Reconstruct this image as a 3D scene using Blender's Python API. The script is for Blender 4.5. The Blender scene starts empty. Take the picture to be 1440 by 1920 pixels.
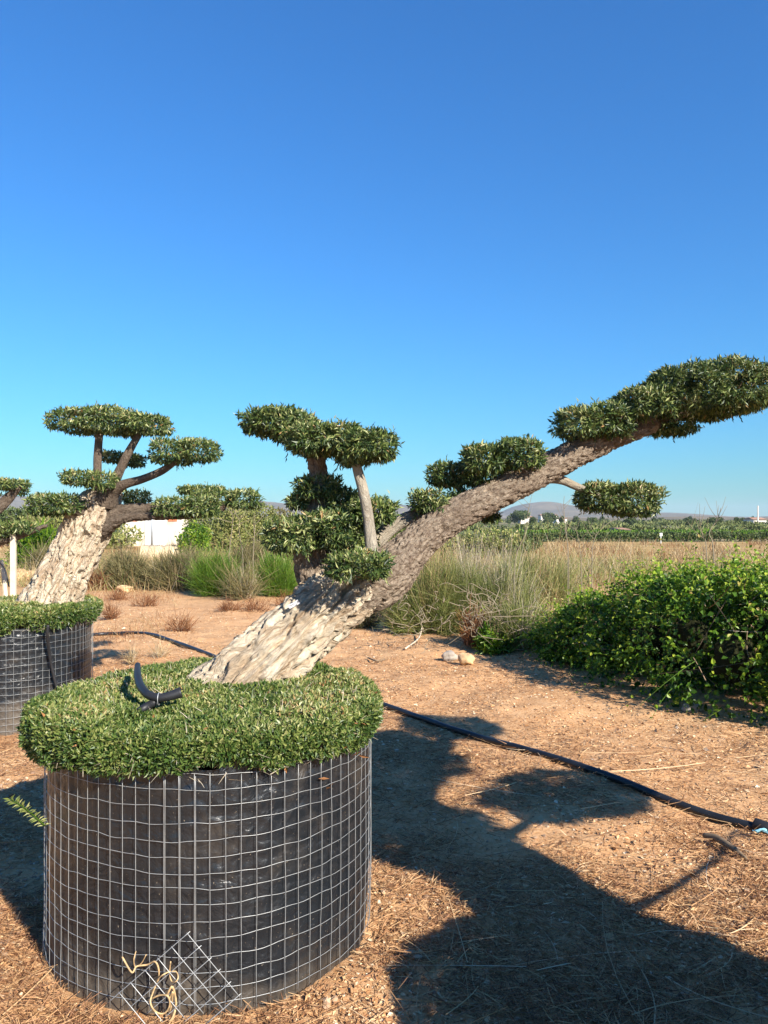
import bpy, math
import numpy as np
from mathutils import Vector

# ------------------------------------------------------------------ camera, sky, sun, exposure
sc = bpy.context.scene
F, CX, HY, H = 1443.0, 720.0, 975.0, 1.5        # focal length, principal column, horizon row (photo pixels), eye height
cam = bpy.data.cameras.new('camera')
cam.sensor_fit = 'VERTICAL'; cam.sensor_height = 24.0; cam.lens = 24.0 * F / 1920.0
cam.shift_y = (HY - 960.0) / 1920.0
cam.clip_start = 0.05; cam.clip_end = 20000
cam_ob = bpy.data.objects.new('camera', cam); sc.collection.objects.link(cam_ob)
cam_ob.location = (0, 0, H); cam_ob.rotation_euler = (math.radians(90), 0, 0)
sc.camera = cam_ob

SUN_EL = math.radians(30.0)
SUN_D = np.array((0.62, -0.785)); SUN_D = SUN_D / np.linalg.norm(SUN_D)      # towards the sun, on the ground
world = bpy.data.worlds.new('World'); sc.world = world; world.use_nodes = True
wn = world.node_tree; bg = wn.nodes['Background']
sky = wn.nodes.new('ShaderNodeTexSky'); sky.sky_type = 'NISHITA'; sky.sun_disc = False
sky.sun_elevation = SUN_EL; sky.sun_rotation = math.atan2(SUN_D[0], SUN_D[1])
sky.air_density = 1.6; sky.dust_density = 0.0; sky.ozone_density = 6.0; sky.altitude = 100
tint = wn.nodes.new('ShaderNodeMix'); tint.data_type = 'RGBA'; tint.blend_type = 'MULTIPLY'; tint.inputs[0].default_value = 1.0
tint.inputs[7].default_value = (.255, .595, .95, 1)                            # the camera's deep blue rendering of a clear sky
wn.links.new(sky.outputs[0], tint.inputs[6]); wn.links.new(tint.outputs[2], bg.inputs[0])
bg.inputs[1].default_value = 0.090
sun = bpy.data.lights.new('sun', 'SUN'); sun.energy = 5.0; sun.angle = math.radians(0.53); sun.color = (1.0, 0.925, 0.81)
sun_ob = bpy.data.objects.new('sun', sun); sc.collection.objects.link(sun_ob)
sdir = Vector((SUN_D[0] * math.cos(SUN_EL), SUN_D[1] * math.cos(SUN_EL), math.sin(SUN_EL)))
sun_ob.rotation_euler = sdir.to_track_quat('Z', 'Y').to_euler()
sun_ob.location = sdir * 40
sc.view_settings.view_transform = 'Standard'; sc.view_settings.look = 'None'
sc.view_settings.gamma = 1.0; sc.view_settings.use_curve_mapping = False
sc.view_settings.exposure = 1.08
sc.render.engine = 'CYCLES'
sc.cycles.max_bounces = 6; sc.cycles.diffuse_bounces = 3; sc.cycles.glossy_bounces = 2
sc.cycles.transmission_bounces = 3; sc.cycles.transparent_max_bounces = 6; sc.cycles.volume_bounces = 0
sc.cycles.use_denoising = True; sc.cycles.denoiser = 'OPENIMAGEDENOISE'; sc.cycles.denoising_prefilter = 'ACCURATE'
sc.cycles.caustics_reflective = False; sc.cycles.caustics_refractive = False

rng = np.random.default_rng(7)

# ------------------------------------------------------------------ small maths
def at(px, py, Y):
    """a photo direction taken out to depth Y"""
    return np.array(((px - CX) / F * Y, Y, H - (py - HY) / F * Y))
def gnd(px, py, z=0.0):
    Y = (H - z) * F / (py - HY)
    return np.array(((px - CX) / F * Y, Y, z))
def nrm(v):
    return v / np.maximum(np.linalg.norm(v, axis=-1, keepdims=True), 1e-9)

def _h(i, j, k, seed):
    n = (i.astype(np.int64) * 374761393 + j.astype(np.int64) * 668265263 + k.astype(np.int64) * 2147483647 + seed * 974634777) & 0xffffffff
    n = ((n ^ (n >> 13)) * 1274126177) & 0xffffffff
    n = ((n ^ (n >> 16)) * 2246822519) & 0xffffffff
    return ((n ^ (n >> 15)) & 0xffffff) / float(0xffffff)
def noise(p, seed=0):
    """value noise, 0..1"""
    p = np.asarray(p, float); i = np.floor(p); f = p - i; i = i.astype(np.int64)
    w = f * f * f * (f * (f * 6 - 15) + 10)
    x, y, z = i[..., 0], i[..., 1], i[..., 2]; out = 0
    for a in (0, 1):
        wx = w[..., 0] if a else 1 - w[..., 0]
        for b in (0, 1):
            wy = w[..., 1] if b else 1 - w[..., 1]
            for c in (0, 1):
                wz = w[..., 2] if c else 1 - w[..., 2]
                out = out + wx * wy * wz * _h(x + a, y + b, z + c, seed)
    return out
ROT = np.array(((.36, .48, -.80), (-.80, .60, 0.), (.48, .64, .60)))      # turns each octave so no lattice shows
def fbm(p, octv=4, seed=0, gain=.5):
    p = np.asarray(p, float) @ ROT; s = 0; a = 1; t = 0
    for o in range(octv):
        s = s + a * noise(p * (2.03 ** o) + o * 17.3, seed + o); t += a; a *= gain; p = p @ ROT
    return s / t
def ridged(p, octv=3, seed=0, gain=.5):
    p = np.asarray(p, float) @ ROT; s = 0; a = 1; t = 0
    for o in range(octv):
        s = s + a * (1 - np.abs(2 * noise(p * (2.1 ** o) + o * 11.7, seed + o) - 1)); t += a; a *= gain; p = p @ ROT
    return s / t
def catmull(P, n):
    """smooth curve through the rows of P, about n samples"""
    P = np.asarray(P, float); m = len(P)
    if m == 2: return P[0] + (P[1] - P[0]) * np.linspace(0, 1, n)[:, None]
    Q = np.vstack([2 * P[0] - P[1], P, 2 * P[-1] - P[-2]])
    t = np.linspace(0, m - 1 - 1e-9, n); k = t.astype(int); f = (t - k)[:, None]
    a, b, c, d = Q[k], Q[k + 1], Q[k + 2], Q[k + 3]
    return .5 * (2 * b + (c - a) * f + (2 * a - 5 * b + 4 * c - d) * f ** 2 + (3 * b - a - 3 * c + d) * f ** 3)

# ------------------------------------------------------------------ mesh helpers
def raw_mesh(name, V, faces, mat, smooth=False, rnd=None, vec=None):
    """faces: list of (n,3) / (n,4) index arrays; rnd: one value per face; vec: one vector per vertex"""
    me = bpy.data.meshes.new(name)
    V = np.ascontiguousarray(V, dtype=np.float32)
    me.vertices.add(len(V)); me.vertices.foreach_set('co', V.ravel())
    faces = [np.asarray(f, np.int32) for f in faces if len(f)]
    tot = np.concatenate([np.full(len(f), f.shape[1], np.int32) for f in faces])
    idx = np.concatenate([f.ravel() for f in faces])
    me.loops.add(len(idx)); me.loops.foreach_set('vertex_index', idx)
    me.polygons.add(len(tot))
    me.polygons.foreach_set('loop_start', np.concatenate([[0], np.cumsum(tot)[:-1]]).astype(np.int32))
    me.polygons.foreach_set('loop_total', tot)
    me.polygons.foreach_set('use_smooth', np.full(len(tot), bool(smooth)))
    if rnd is not None:
        a = me.attributes.new('rnd', 'FLOAT', 'FACE'); a.data.foreach_set('value', np.asarray(rnd, np.float32))
    if vec is not None:
        a = me.attributes.new('bark', 'FLOAT_VECTOR', 'POINT'); a.data.foreach_set('vector', np.asarray(vec, np.float32).ravel())
    me.update(calc_edges=True)
    if mat is not None: me.materials.append(mat)
    return me
def link(o):
    sc.collection.objects.link(o); return o
def tag(o, label=None, cat=None, group=None, kind=None):
    if label: o['label'] = label
    if cat: o['category'] = cat
    if group: o['group'] = group
    if kind: o['kind'] = kind
    return o
def thing(name, loc, label, cat, group=None):
    o = bpy.data.objects.new(name, None); o.location = tuple(loc); o.empty_display_size = .2
    return tag(link(o), label, cat, group)
def part(name, geo, mat, parent=None, smooth=False, base=None):
    """geo = (V, faces, rnd, vec) in world coordinates; stored relative to the parent's base"""
    V, faces, rnd, vec = geo
    off = np.array(base if base is not None else (parent_loc(parent) if parent else (0, 0, 0)))
    me = raw_mesh(name, V - off, faces, mat, smooth, rnd, vec)
    o = bpy.data.objects.new(name, me); link(o)
    if parent: o.parent = parent
    elif base is not None: o.location = tuple(base)
    return o
def parent_loc(o):
    l = np.array(o.location)
    while o.parent: o = o.parent; l = l + np.array(o.location)
    return l
def join(geos):
    V = []; Q = {3: [], 4: []}; R = {3: [], 4: []}; n = 0; anyr = any(g[2] is not None for g in geos)
    for v, fs, r, _ in geos:
        V.append(v); k = 0
        for f in fs:
            f = np.asarray(f)
            if not len(f): continue
            Q[f.shape[1]].append(f + n)
            R[f.shape[1]].append(np.full(len(f), .5) if r is None else np.asarray(r)[k:k + len(f)]); k += len(f)
        n += len(v)
    F_ = []; RR = []
    for c in (3, 4):
        if Q[c]: F_.append(np.vstack(Q[c])); RR.append(np.concatenate(R[c]))
    return (np.vstack(V), F_, np.concatenate(RR) if anyr else None, None)

def tube(P, R, seg=8, n=None, cap=True, closed=False):
    """tube along polyline P with radius R (scalar or per point)"""
    P = np.asarray(P, float); R = np.broadcast_to(np.asarray(R, float), (len(P),))
    if n: PR = catmull(np.column_stack([P, R]), n); P, R = PR[:, :3], PR[:, 3]
    T = np.gradient(P, axis=0) if not closed else np.roll(P, -1, 0) - np.roll(P, 1, 0); T = nrm(T)
    up = np.array((0, 0, 1.)) if abs(T[0][2]) < .9 else np.array((1., 0, 0))
    A = np.zeros_like(P); a = nrm(np.cross(T[0], up)); 
    for i in range(len(P)):
        a = a - T[i] * np.dot(a, T[i]); a = a / max(np.linalg.norm(a), 1e-9); A[i] = a
    B = np.cross(T, A); ph = np.linspace(0, 2 * np.pi, seg, endpoint=False)
    V = P[:, None] + R[:, None, None] * (np.cos(ph)[None, :, None] * A[:, None] + np.sin(ph)[None, :, None] * B[:, None])
    m = len(P); i = np.arange(m if closed else m - 1)[:, None] * seg; j = np.arange(seg)[None]
    nx = (i + seg) % (m * seg)
    Q = np.stack([i + j, i + (j + 1) % seg, nx + (j + 1) % seg, nx + j], -1).reshape(-1, 4)
    V = V.reshape(-1, 3); faces = [Q]
    if cap and not closed:
        V = np.vstack([V, P[0], P[-1]]); c0, c1 = m * seg, m * seg + 1; j = np.arange(seg)
        T0 = np.stack([np.full(seg, c0), (j + 1) % seg, j], -1)
        T1 = np.stack([np.full(seg, c1), (m - 1) * seg + j, (m - 1) * seg + (j + 1) % seg], -1)
        faces = [np.vstack([T0, T1]), Q]
    return (V, faces, None, None)

def leaves(P, D, N, L, W, fold=.25, rnd=None, curl=.22, fine=False):
    """lanceolate leaves: two quads folded along the midrib. P base, D direction, N upper side"""
    n = len(P); D = nrm(D); N = N - D * np.sum(N * D, 1)[:, None]; N = nrm(N); S = np.cross(D, N)
    L = np.broadcast_to(L, n)[:, None]; W = np.broadcast_to(W, n)[:, None]
    b = P; t = P + D * L - N * L * curl
    if not fine:                                       # two folded triangles: enough for a leaf a few pixels long
        m_ = P + D * L * .46 - N * L * curl * .2 + N * W * fold
        V = np.stack([b, m_ + S * W * .56, t, m_ - S * W * .56], 1).reshape(-1, 3); k = np.arange(n)[:, None] * 4
        T = np.hstack([k + np.array([[0, 2, 1]]), k + np.array([[0, 3, 2]])]).reshape(-1, 3)
        r = rng.random(n) if rnd is None else rnd
        return (V, [T], np.repeat(r, 2), None)
    mid1 = P + D * L * .32; mid2 = P + D * L * .68 - N * L * curl * .35
    l1 = mid1 + S * W * .5 + N * W * fold; r1 = mid1 - S * W * .5 + N * W * fold
    l2 = mid2 + S * W * .42 + N * W * fold; r2 = mid2 - S * W * .42 + N * W * fold
    V = np.stack([b, l1, l2, t, r2, r1], 1).reshape(-1, 3)
    k = np.arange(n)[:, None] * 6
    Q = np.hstack([k + np.array([[0, 3, 2, 1]]), k + np.array([[0, 5, 4, 3]])]).reshape(-1, 4)
    r = rng.random(n) if rnd is None else rnd
    return (V, [Q], np.repeat(r, 2), None)

def ribbons(P, D, L, W, bend, nseg=3, rnd=None, taper=.3, side=None):
    """thin curved strips (grass, straw, stalks); bend is a vector added with the square of the way along"""
    n = len(P); D = nrm(D); L = np.broadcast_to(L, n); W = np.broadcast_to(W, n)
    S = rng.normal(size=(n, 3)) if side is None else side
    S = nrm(S - D * np.sum(S * D, 1)[:, None])
    t = np.linspace(0, 1, nseg + 1)
    C = P[:, None] + D[:, None] * (t[None, :, None] * L[:, None, None]) + bend[:, None] * (t ** 2)[None, :, None] * L[:, None, None]
    w = (W[:, None] * (1 - (1 - taper) * t)[None])[..., None] * .5
    V = np.stack([C - S[:, None] * w, C + S[:, None] * w], 2).reshape(-1, 3)
    k = np.arange(n)[:, None, None] * (2 * (nseg + 1)) + np.arange(nseg)[None, :, None] * 2
    Q = (k + np.array([0, 1, 3, 2])[None, None]).reshape(-1, 4)
    r = rng.random(n) if rnd is None else rnd
    return (V, [Q], np.repeat(r, nseg), None)

def sphere_dirs(n):
    return nrm(rng.normal(size=(n, 3)))

# ------------------------------------------------------------------ materials
def mat_new(name):
    m = bpy.data.materials.new(name); m.use_nodes = True
    nt = m.node_tree; return m, nt, nt.nodes['Principled BSDF']
def ramp(nt, fac, stops):
    r = nt.nodes.new('ShaderNodeValToRGB'); e = r.color_ramp.elements
    while len(e) < len(stops): e.new(.5)
    for k, (p, c) in enumerate(stops): e[k].position = p; e[k].color = (*c, 1)
    nt.links.new(fac, r.inputs[0]); return r.outputs[0]
def ntex(nt, vec, scale, detail=4, rough=.55, dist=0):
    n = nt.nodes.new('ShaderNodeTexNoise'); n.inputs['Scale'].default_value = scale; n.inputs['Detail'].default_value = detail
    n.inputs['Roughness'].default_value = rough; n.inputs['Distortion'].default_value = dist
    if vec is not None: nt.links.new(vec, n.inputs['Vector'])
    return n.outputs['Fac']
def mixc(nt, fac, a, b, mode='MIX'):
    m = nt.nodes.new('ShaderNodeMix'); m.data_type = 'RGBA'; m.blend_type = mode
    for s, v in ((m.inputs[0], fac), (m.inputs[6], a), (m.inputs[7], b)):
        if isinstance(v, (int, float)): s.default_value = v
        elif isinstance(v, tuple): s.default_value = (*v, 1)
        else: nt.links.new(v, s)
    return m.outputs[2]
def mth(nt, op, a, b=None):
    m = nt.nodes.new('ShaderNodeMath'); m.operation = op
    for s, v in ((m.inputs[0], a), (m.inputs[1], b)):
        if v is None: continue
        if isinstance(v, (int, float)): s.default_value = v
        else: nt.links.new(v, s)
    return m.outputs[0]
def maprange(nt, v, a, b, c=0., d=1.):
    m = nt.nodes.new('ShaderNodeMapRange'); m.interpolation_type = 'SMOOTHSTEP'
    nt.links.new(v, m.inputs[0])
    for k, x in zip((1, 2, 3, 4), (a, b, c, d)): m.inputs[k].default_value = x
    return m.outputs[0]
def bump(nt, p, h, strength, dist):
    b = nt.nodes.new('ShaderNodeBump'); b.inputs['Strength'].default_value = strength; b.inputs['Distance'].default_value = dist
    nt.links.new(h, b.inputs['Height']); nt.links.new(b.outputs[0], p.inputs['Normal'])
def leaf_mat(name, stops, rough=.5, trans=.25, spec=.4):
    m, nt, p = mat_new(name)
    a = nt.nodes.new('ShaderNodeAttribute'); a.attribute_name = 'rnd'
    c = ramp(nt, a.outputs['Fac'], stops)
    nt.links.new(c, p.inputs['Base Color']); p.inputs['Roughness'].default_value = rough
    p.inputs['Specular IOR Level'].default_value = spec
    if trans > 0:
        t = nt.nodes.new('ShaderNodeBsdfTranslucent'); nt.links.new(c, t.inputs[0])
        mx = nt.nodes.new('ShaderNodeMixShader'); mx.inputs[0].default_value = trans
        nt.links.new(p.outputs[0], mx.inputs[1]); nt.links.new(t.outputs[0], mx.inputs[2])
        nt.links.new(mx.outputs[0], nt.nodes['Material Output'].inputs[0])
    return m
def flat_mat(name, col, rough=.6, metal=0., var=.25, scale=20., bmp=0., spec=.4):
    m, nt, p = mat_new(name)
    tc = nt.nodes.new('ShaderNodeTexCoord').outputs['Object']
    n = ntex(nt, tc, scale, 5)
    c = ramp(nt, n, [(.3, tuple(x * (1 - var) for x in col)), (.7, tuple(min(1, x * (1 + var)) for x in col))])
    nt.links.new(c, p.inputs['Base Color']); p.inputs['Roughness'].default_value = rough; p.inputs['Metallic'].default_value = metal
    p.inputs['Specular IOR Level'].default_value = spec
    if bmp: bump(nt, p, ntex(nt, tc, scale * 2, 5), .6, bmp)
    return m

M = {}
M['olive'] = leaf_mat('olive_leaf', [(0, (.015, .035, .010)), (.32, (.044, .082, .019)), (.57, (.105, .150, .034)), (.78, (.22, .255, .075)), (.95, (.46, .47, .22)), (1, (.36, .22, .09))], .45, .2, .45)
M['clip'] = leaf_mat('clipped_leaf', [(0, (.020, .048, .010)), (.28, (.055, .105, .020)), (.52, (.115, .165, .036)), (.75, (.24, .265, .075)), (.92, (.44, .42, .19)), (1, (.38, .18, .07))], .42, .22, .45)
M['bramble'] = leaf_mat('bramble_leaf', [(0, (.020, .055, .006)), (.34, (.075, .175, .014)), (.62, (.21, .35, .026)), (.90, (.46, .54, .06)), (1, (.46, .34, .12))], .42, .46, .4)
M['far_leaf'] = leaf_mat('far_leaf', [(0, (.03, .055, .014)), (.5, (.065, .10, .024)), (1, (.15, .17, .05))], .6, .15)
M['orchard_leaf'] = leaf_mat('orchard_leaf', [(0, (.06, .085, .025)), (.5, (.12, .15, .04)), (1, (.22, .23, .08))], .7, .15)
M['fennel'] = leaf_mat('fennel_leaf', [(0, (.06, .13, .012)), (.5, (.11, .22, .018)), (1, (.20, .30, .03))], .6, .3)
M['scrub'] = leaf_mat('scrub_leaf', [(0, (.07, .065, .025)), (.4, (.14, .13, .048)), (.75, (.24, .20, .085)), (1, (.38, .29, .14))], .7, .2)
M['sage'] = leaf_mat('grey_green_leaf', [(0, (.08, .11, .025)), (.45, (.19, .22, .055)), (.75, (.32, .32, .10)), (1, (.52, .42, .20))], .65, .3)
M['dry'] = leaf_mat('dry_grass', [(0, (.20, .12, .05)), (.4, (.36, .25, .12)), (.75, (.50, .37, .19)), (1, (.62, .50, .30))], .7, .25)
M['rust'] = leaf_mat('rusty_weed', [(0, (.10, .035, .012)), (.5, (.22, .085, .03)), (1, (.36, .19, .08))], .7, .2)
M['pale_stalk'] = leaf_mat('pale_stalk', [(0, (.26, .21, .14)), (1, (.52, .45, .34))], .7, .1)
M['straw'] = leaf_mat('straw', [(0, (.13, .056, .028)), (.28, (.29, .140, .064)), (.58, (.46, .260, .120)), (.84, (.60, .405, .215)), (1, (.72, .58, .40))], .65, .08)
M['chips'] = leaf_mat('chips', [(0, (.25, .115, .050)), (.5, (.50, .285, .130)), (.8, (.64, .43, .23)), (1, (.74, .60, .42))], .75, 0)
M['pebble'] = leaf_mat('pebble', [(0, (.24, .14, .085)), (.5, (.40, .26, .16)), (1, (.56, .43, .30))], .85, 0)
M['twig'] = flat_mat('twig_wood', (.20, .14, .085), .8, scale=40)
M['core'] = flat_mat('dark_fill', (.022, .024, .010), .95, var=.4, scale=60, bmp=.01, spec=.1)  # near-black; its colour carries the shade inside mounds and bramble
M['black_pipe'] = flat_mat('black_polythene', (.016, .018, .022), .34, var=.35, scale=9)
M['rubber_tube'] = flat_mat('black_rubber', (.018, .018, .020), .5, var=.3, scale=30)
M['wire'] = flat_mat('galvanised_wire', (.38, .39, .39), .48, metal=.5, var=.2, scale=25)
M['paper'] = flat_mat('white_paper', (.75, .76, .78), .7, var=.05)
M['raffia'] = flat_mat('raffia', (.50, .34, .17), .7, var=.4, scale=50)
M['whitewash'] = flat_mat('whitewash', (.58, .52, .43), .85, var=.25, scale=1.2, bmp=.01)
M['door_white'] = flat_mat('white_door_paint', (.80, .80, .78), .6, var=.05, scale=3)
M['brick'] = flat_mat('orange_brick', (.50, .17, .08), .85, var=.25, scale=9)
M['slab'] = flat_mat('grey_slab', (.25, .22, .19), .85, var=.2, scale=3)
M['steel_post'] = flat_mat('grey_steel', (.38, .40, .42), .5, metal=.3, var=.1, scale=5)
M['stake'] = flat_mat('pale_stake', (.62, .52, .38), .75, var=.15, scale=14, bmp=.004)
M['tan_stone'] = flat_mat('tan_stone', (.55, .36, .19), .85, var=.3, scale=12, bmp=.01)
M['grey_stone'] = flat_mat('grey_stone', (.34, .29, .24), .85, var=.25, scale=14, bmp=.01)
M['earth_wall'] = flat_mat('earth_wall', (.55, .43, .27), .9, var=.3, scale=2.5, bmp=.06)
M['blue_film'] = flat_mat('blue_film', (.30, .62, .75), .35, var=.3, scale=30)
M['far_roof'] = flat_mat('far_roof', (.40, .22, .14), .85, var=.1, scale=.5)
M['far_wall'] = flat_mat('far_wall', (.72, .66, .58), .85, var=.06, scale=.5)

def bark_mat(name, pale, mid, dark, rough_scale=1.0, fleck=.45, zs=.38):
    m, nt, p = mat_new(name)
    a = nt.nodes.new('ShaderNodeAttribute'); a.attribute_name = 'bark'
    mp = nt.nodes.new('ShaderNodeMapping'); mp.inputs['Scale'].default_value = (1, 1, zs); nt.links.new(a.outputs['Vector'], mp.inputs[0])
    v = mp.outputs[0]
    n1 = ntex(nt, v, 34 * rough_scale, 9, .72, .8); n2 = ntex(nt, a.outputs['Vector'], 5.5, 4, .55, .4)
    c = ramp(nt, n1, [(.28, dark), (fleck - .04, mid), (.54, pale), (.85, tuple(min(1, x * 1.12) for x in pale))])
    c = mixc(nt, maprange(nt, n2, .46, .70, 0, .75), c, mid)
    nt.links.new(c, p.inputs['Base Color']); p.inputs['Roughness'].default_value = .9; p.inputs['Specular IOR Level'].default_value = .2
    bump(nt, p, n1, 1.0, .045)
    return m
M['old_bark'] = bark_mat('old_olive_bark', (.70, .60, .45), (.44, .32, .21), (.10, .055, .03), 1.5, .45, .10)
M['flaky_bark'] = bark_mat('flaky_olive_bark', (.42, .335, .25), (.24, .175, .125), (.045, .03, .022), 1.9, .49, .45)
M['pad_shaded_bark'] = bark_mat('pad_shaded_olive_bark', (.20, .155, .115), (.13, .095, .07), (.04, .028, .02), 1.3, .46, .5)  # bark colour darkened to stand in for shade under the foliage pads
M['young_bark'] = bark_mat('smooth_olive_bark', (.42, .37, .29), (.34, .28, .21), (.17, .12, .08), .8, .40)

def ground_mat():
    m, nt, p = mat_new('ground')
    pos = nt.nodes.new('ShaderNodeNewGeometry').outputs['Position']
    sep = nt.nodes.new('ShaderNodeSeparateXYZ'); nt.links.new(pos, sep.inputs[0])
    big = ntex(nt, pos, .55, 5); med = ntex(nt, pos, 4.5, 6, .6); fine = ntex(nt, pos, 60, 5, .6); grit = ntex(nt, pos, 190, 3, .7)
    soil = ramp(nt, med, [(.28, (.35, .170, .068)), (.5, (.51, .270, .118)), (.72, (.62, .370, .185))])
    soil = mixc(nt, maprange(nt, big, .42, .68, 0, .5), soil, (.56, .335, .165))
    soil = mixc(nt, maprange(nt, fine, .35, .75, 0, .55), soil, (.70, .485, .29))
    soil = mixc(nt, maprange(nt, grit, .58, .75, 0, .6), soil, (.22, .12, .06))
    fld = ramp(nt, ntex(nt, pos, .9, 6, .65), [(.3, (.24, .14, .055)), (.5, (.40, .26, .10)), (.7, (.50, .36, .16))])
    far = ramp(nt, ntex(nt, pos, .045, 6, .6), [(.35, (.08, .105, .035)), (.48, (.12, .13, .05)), (.56, (.30, .23, .12)), (.64, (.22, .19, .09)), (.72, (.09, .115, .04))])
    y = sep.outputs['Y']
    yn = mth(nt, 'ADD', y, mth(nt, 'MULTIPLY', mth(nt, 'SUBTRACT', big, .5), 6.))
    c = mixc(nt, maprange(nt, yn, 14.5, 19.5), soil, fld)
    c = mixc(nt, maprange(nt, y, 51.5, 53.5), c, far)
    nt.links.new(c, p.inputs['Base Color']); p.inputs['Roughness'].default_value = .95; p.inputs['Specular IOR Level'].default_value = .15
    h = mth(nt, 'ADD', mth(nt, 'MULTIPLY', fine, .6), mth(nt, 'MULTIPLY', grit, .4))
    bump(nt, p, h, .8, .012)
    return m
M['ground'] = ground_mat()

def liner_mat():
    m, nt, p = mat_new('black_liner')
    tc = nt.nodes.new('ShaderNodeTexCoord').outputs['Object']
    sep = nt.nodes.new('ShaderNodeSeparateXYZ'); nt.links.new(tc, sep.inputs[0])
    n = ntex(nt, tc, 6, 6, .65); n2 = ntex(nt, tc, 42, 4, .6); sp = ntex(nt, tc, 150, 2, .5)
    dust = mth(nt, 'ADD', maprange(nt, mth(nt, 'ADD', sep.outputs['Z'], mth(nt, 'MULTIPLY', sep.outputs['X'], .28)), -.12, .26, .62, .0), mth(nt, 'MULTIPLY', mth(nt, 'SUBTRACT', n, .46), 1.3))
    dust = mth(nt, 'MULTIPLY', maprange(nt, dust, .05, .75, 0, .85), mth(nt, 'ADD', mth(nt, 'MULTIPLY', n2, .7), .45))
    c = mixc(nt, dust, (.011, .013, .016), (.13, .10, .07))
    c = mixc(nt, maprange(nt, sp, .70, .76, 0, .6), c, (.30, .24, .17))
    nt.links.new(c, p.inputs['Base Color'])
    nt.links.new(mth(nt, 'ADD', mth(nt, 'MULTIPLY', dust, .45), .33), p.inputs['Roughness'])
    bump(nt, p, mth(nt, 'ADD', ntex(nt, tc, 16, 4, .5, .6), mth(nt, 'MULTIPLY', n2, .18)), .5, .025)
    return m
M['liner'] = liner_mat()

def hill_mat():
    m, nt, p = mat_new('hill_scrub')
    pos = nt.nodes.new('ShaderNodeNewGeometry').outputs['Position']
    c = ramp(nt, ntex(nt, pos, .012, 7, .65), [(.35, (.10, .09, .055)), (.5, (.16, .13, .08)), (.65, (.22, .17, .11))])
    nt.links.new(c, p.inputs['Base Color']); p.inputs['Roughness'].default_value = 1; p.inputs['Specular IOR Level'].default_value = 0
    return m
M['hill'] = hill_mat()

# ------------------------------------------------------------------ ground: one sheet, fine near the camera, out to the horizon
def axis(lo, hi, step, a, b, grow):
    c = list(np.arange(a, b + 1e-6, step)); x = b; s = step
    while x < hi: s *= grow; x += s; c.append(min(x, hi))
    x = a; s = step; L = []
    while x > lo: s *= grow; x -= s; L.append(max(x, lo))
    return np.array(L[::-1] + c)
def ground_z(x, y):
    p = np.stack([x, y, 0 * x], -1)
    near = np.clip(1 - (np.hypot(x, y - 5) - 8) / 14, 0, 1)
    z = (fbm(p * .9, 3, 5) - .5) * .10 * near + (fbm(p * 5.5, 3, 9) - .5) * .034 * near + np.clip(fbm(p * 14, 2, 19) - .6, 0, 1) * .07 * near
    return z * np.clip((np.hypot(x, y)) / 1.5, 0, 1)
gx = axis(-5000, 5000, .055, -4.2, 4.2, 1.12); gy = axis(-60, 6000, .055, 1.8, 11.0, 1.10)
GX, GY = np.meshgrid(gx, gy)
GZ = ground_z(GX, GY)
i = np.arange(len(gy) - 1)[:, None] * len(gx) + np.arange(len(gx) - 1)[None]
Q = np.stack([i, i + 1, i + 1 + len(gx), i + len(gx)], -1).reshape(-1, 4)
o = part('ground', (np.stack([GX, GY, GZ], -1).reshape(-1, 3), [Q], None, None), M['ground'], smooth=True)
tag(o, 'orange-brown stony soil running back to a dry field', 'ground', kind='structure')
def gz(p):
    return ground_z(np.atleast_1d(p[..., 0]), np.atleast_1d(p[..., 1]))

# ------------------------------------------------------------------ far hills
def hill(name, prof, Y, depth, label, seed):
    """prof: outline as (px, py); a ridge with real depth behind it"""
    prof = np.array(prof, float); xs = np.linspace(prof[0, 0], prof[-1, 0], 260)
    top = np.interp(xs, prof[:, 0], prof[:, 1])
    X = (xs - CX) / F * Y; Z = H - (top - HY) / F * Y
    rows = np.linspace(-1, 1, 41); V = []
    for r in rows:
        prof_r = np.cos(r * np.pi / 2) ** 1.3
        yy = Y + r * depth + 0 * X; p = np.stack([X, yy, 0 * X], -1)
        z = Z * prof_r + (fbm(p / 160., 4, seed) - .5) * Z * .5 * np.sin(abs(r) * np.pi) - 1.5 * abs(r)
        V.append(np.stack([X, yy, z], -1))
    V = np.array(V); n = len(xs); i = np.arange(len(rows) - 1)[:, None] * n + np.arange(n - 1)[None]
    Q = np.stack([i, i + 1, i + 1 + n, i + n], -1).reshape(-1, 4)
    o = part(name, (V.reshape(-1, 3), [Q], None, None), M['hill'], smooth=True)
    return tag(o, label, 'hill', kind='structure')
hill('hill', [(-900, 960), (-300, 955), (0, 948), (40, 930), (70, 935), (200, 950), (420, 952), (500, 940), (545, 945), (600, 958), (700, 958), (735, 945), (765, 948), (800, 962), (880, 963), (930, 966), (970, 948), (1000, 942), (1020, 943), (1060, 950), (1110, 955), (1170, 957), (1230, 962), (1240, 961), (1290, 964), (1330, 968), (1400, 970), (1470, 968), (1700, 955), (2300, 962)], 2600, 700, 'long bluish brown mountain ridge on the horizon', 31)
hill('hill', [(-700, 976), (200, 972), (560, 974), (800, 974), (930, 972), (1000, 969), (1100, 971), (1250, 969), (1300, 968), (1380, 971), (1500, 969), (1900, 972), (2200, 976)], 1150, 320, 'low scrubby rise in front of the mountain ridge', 47)

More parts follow.
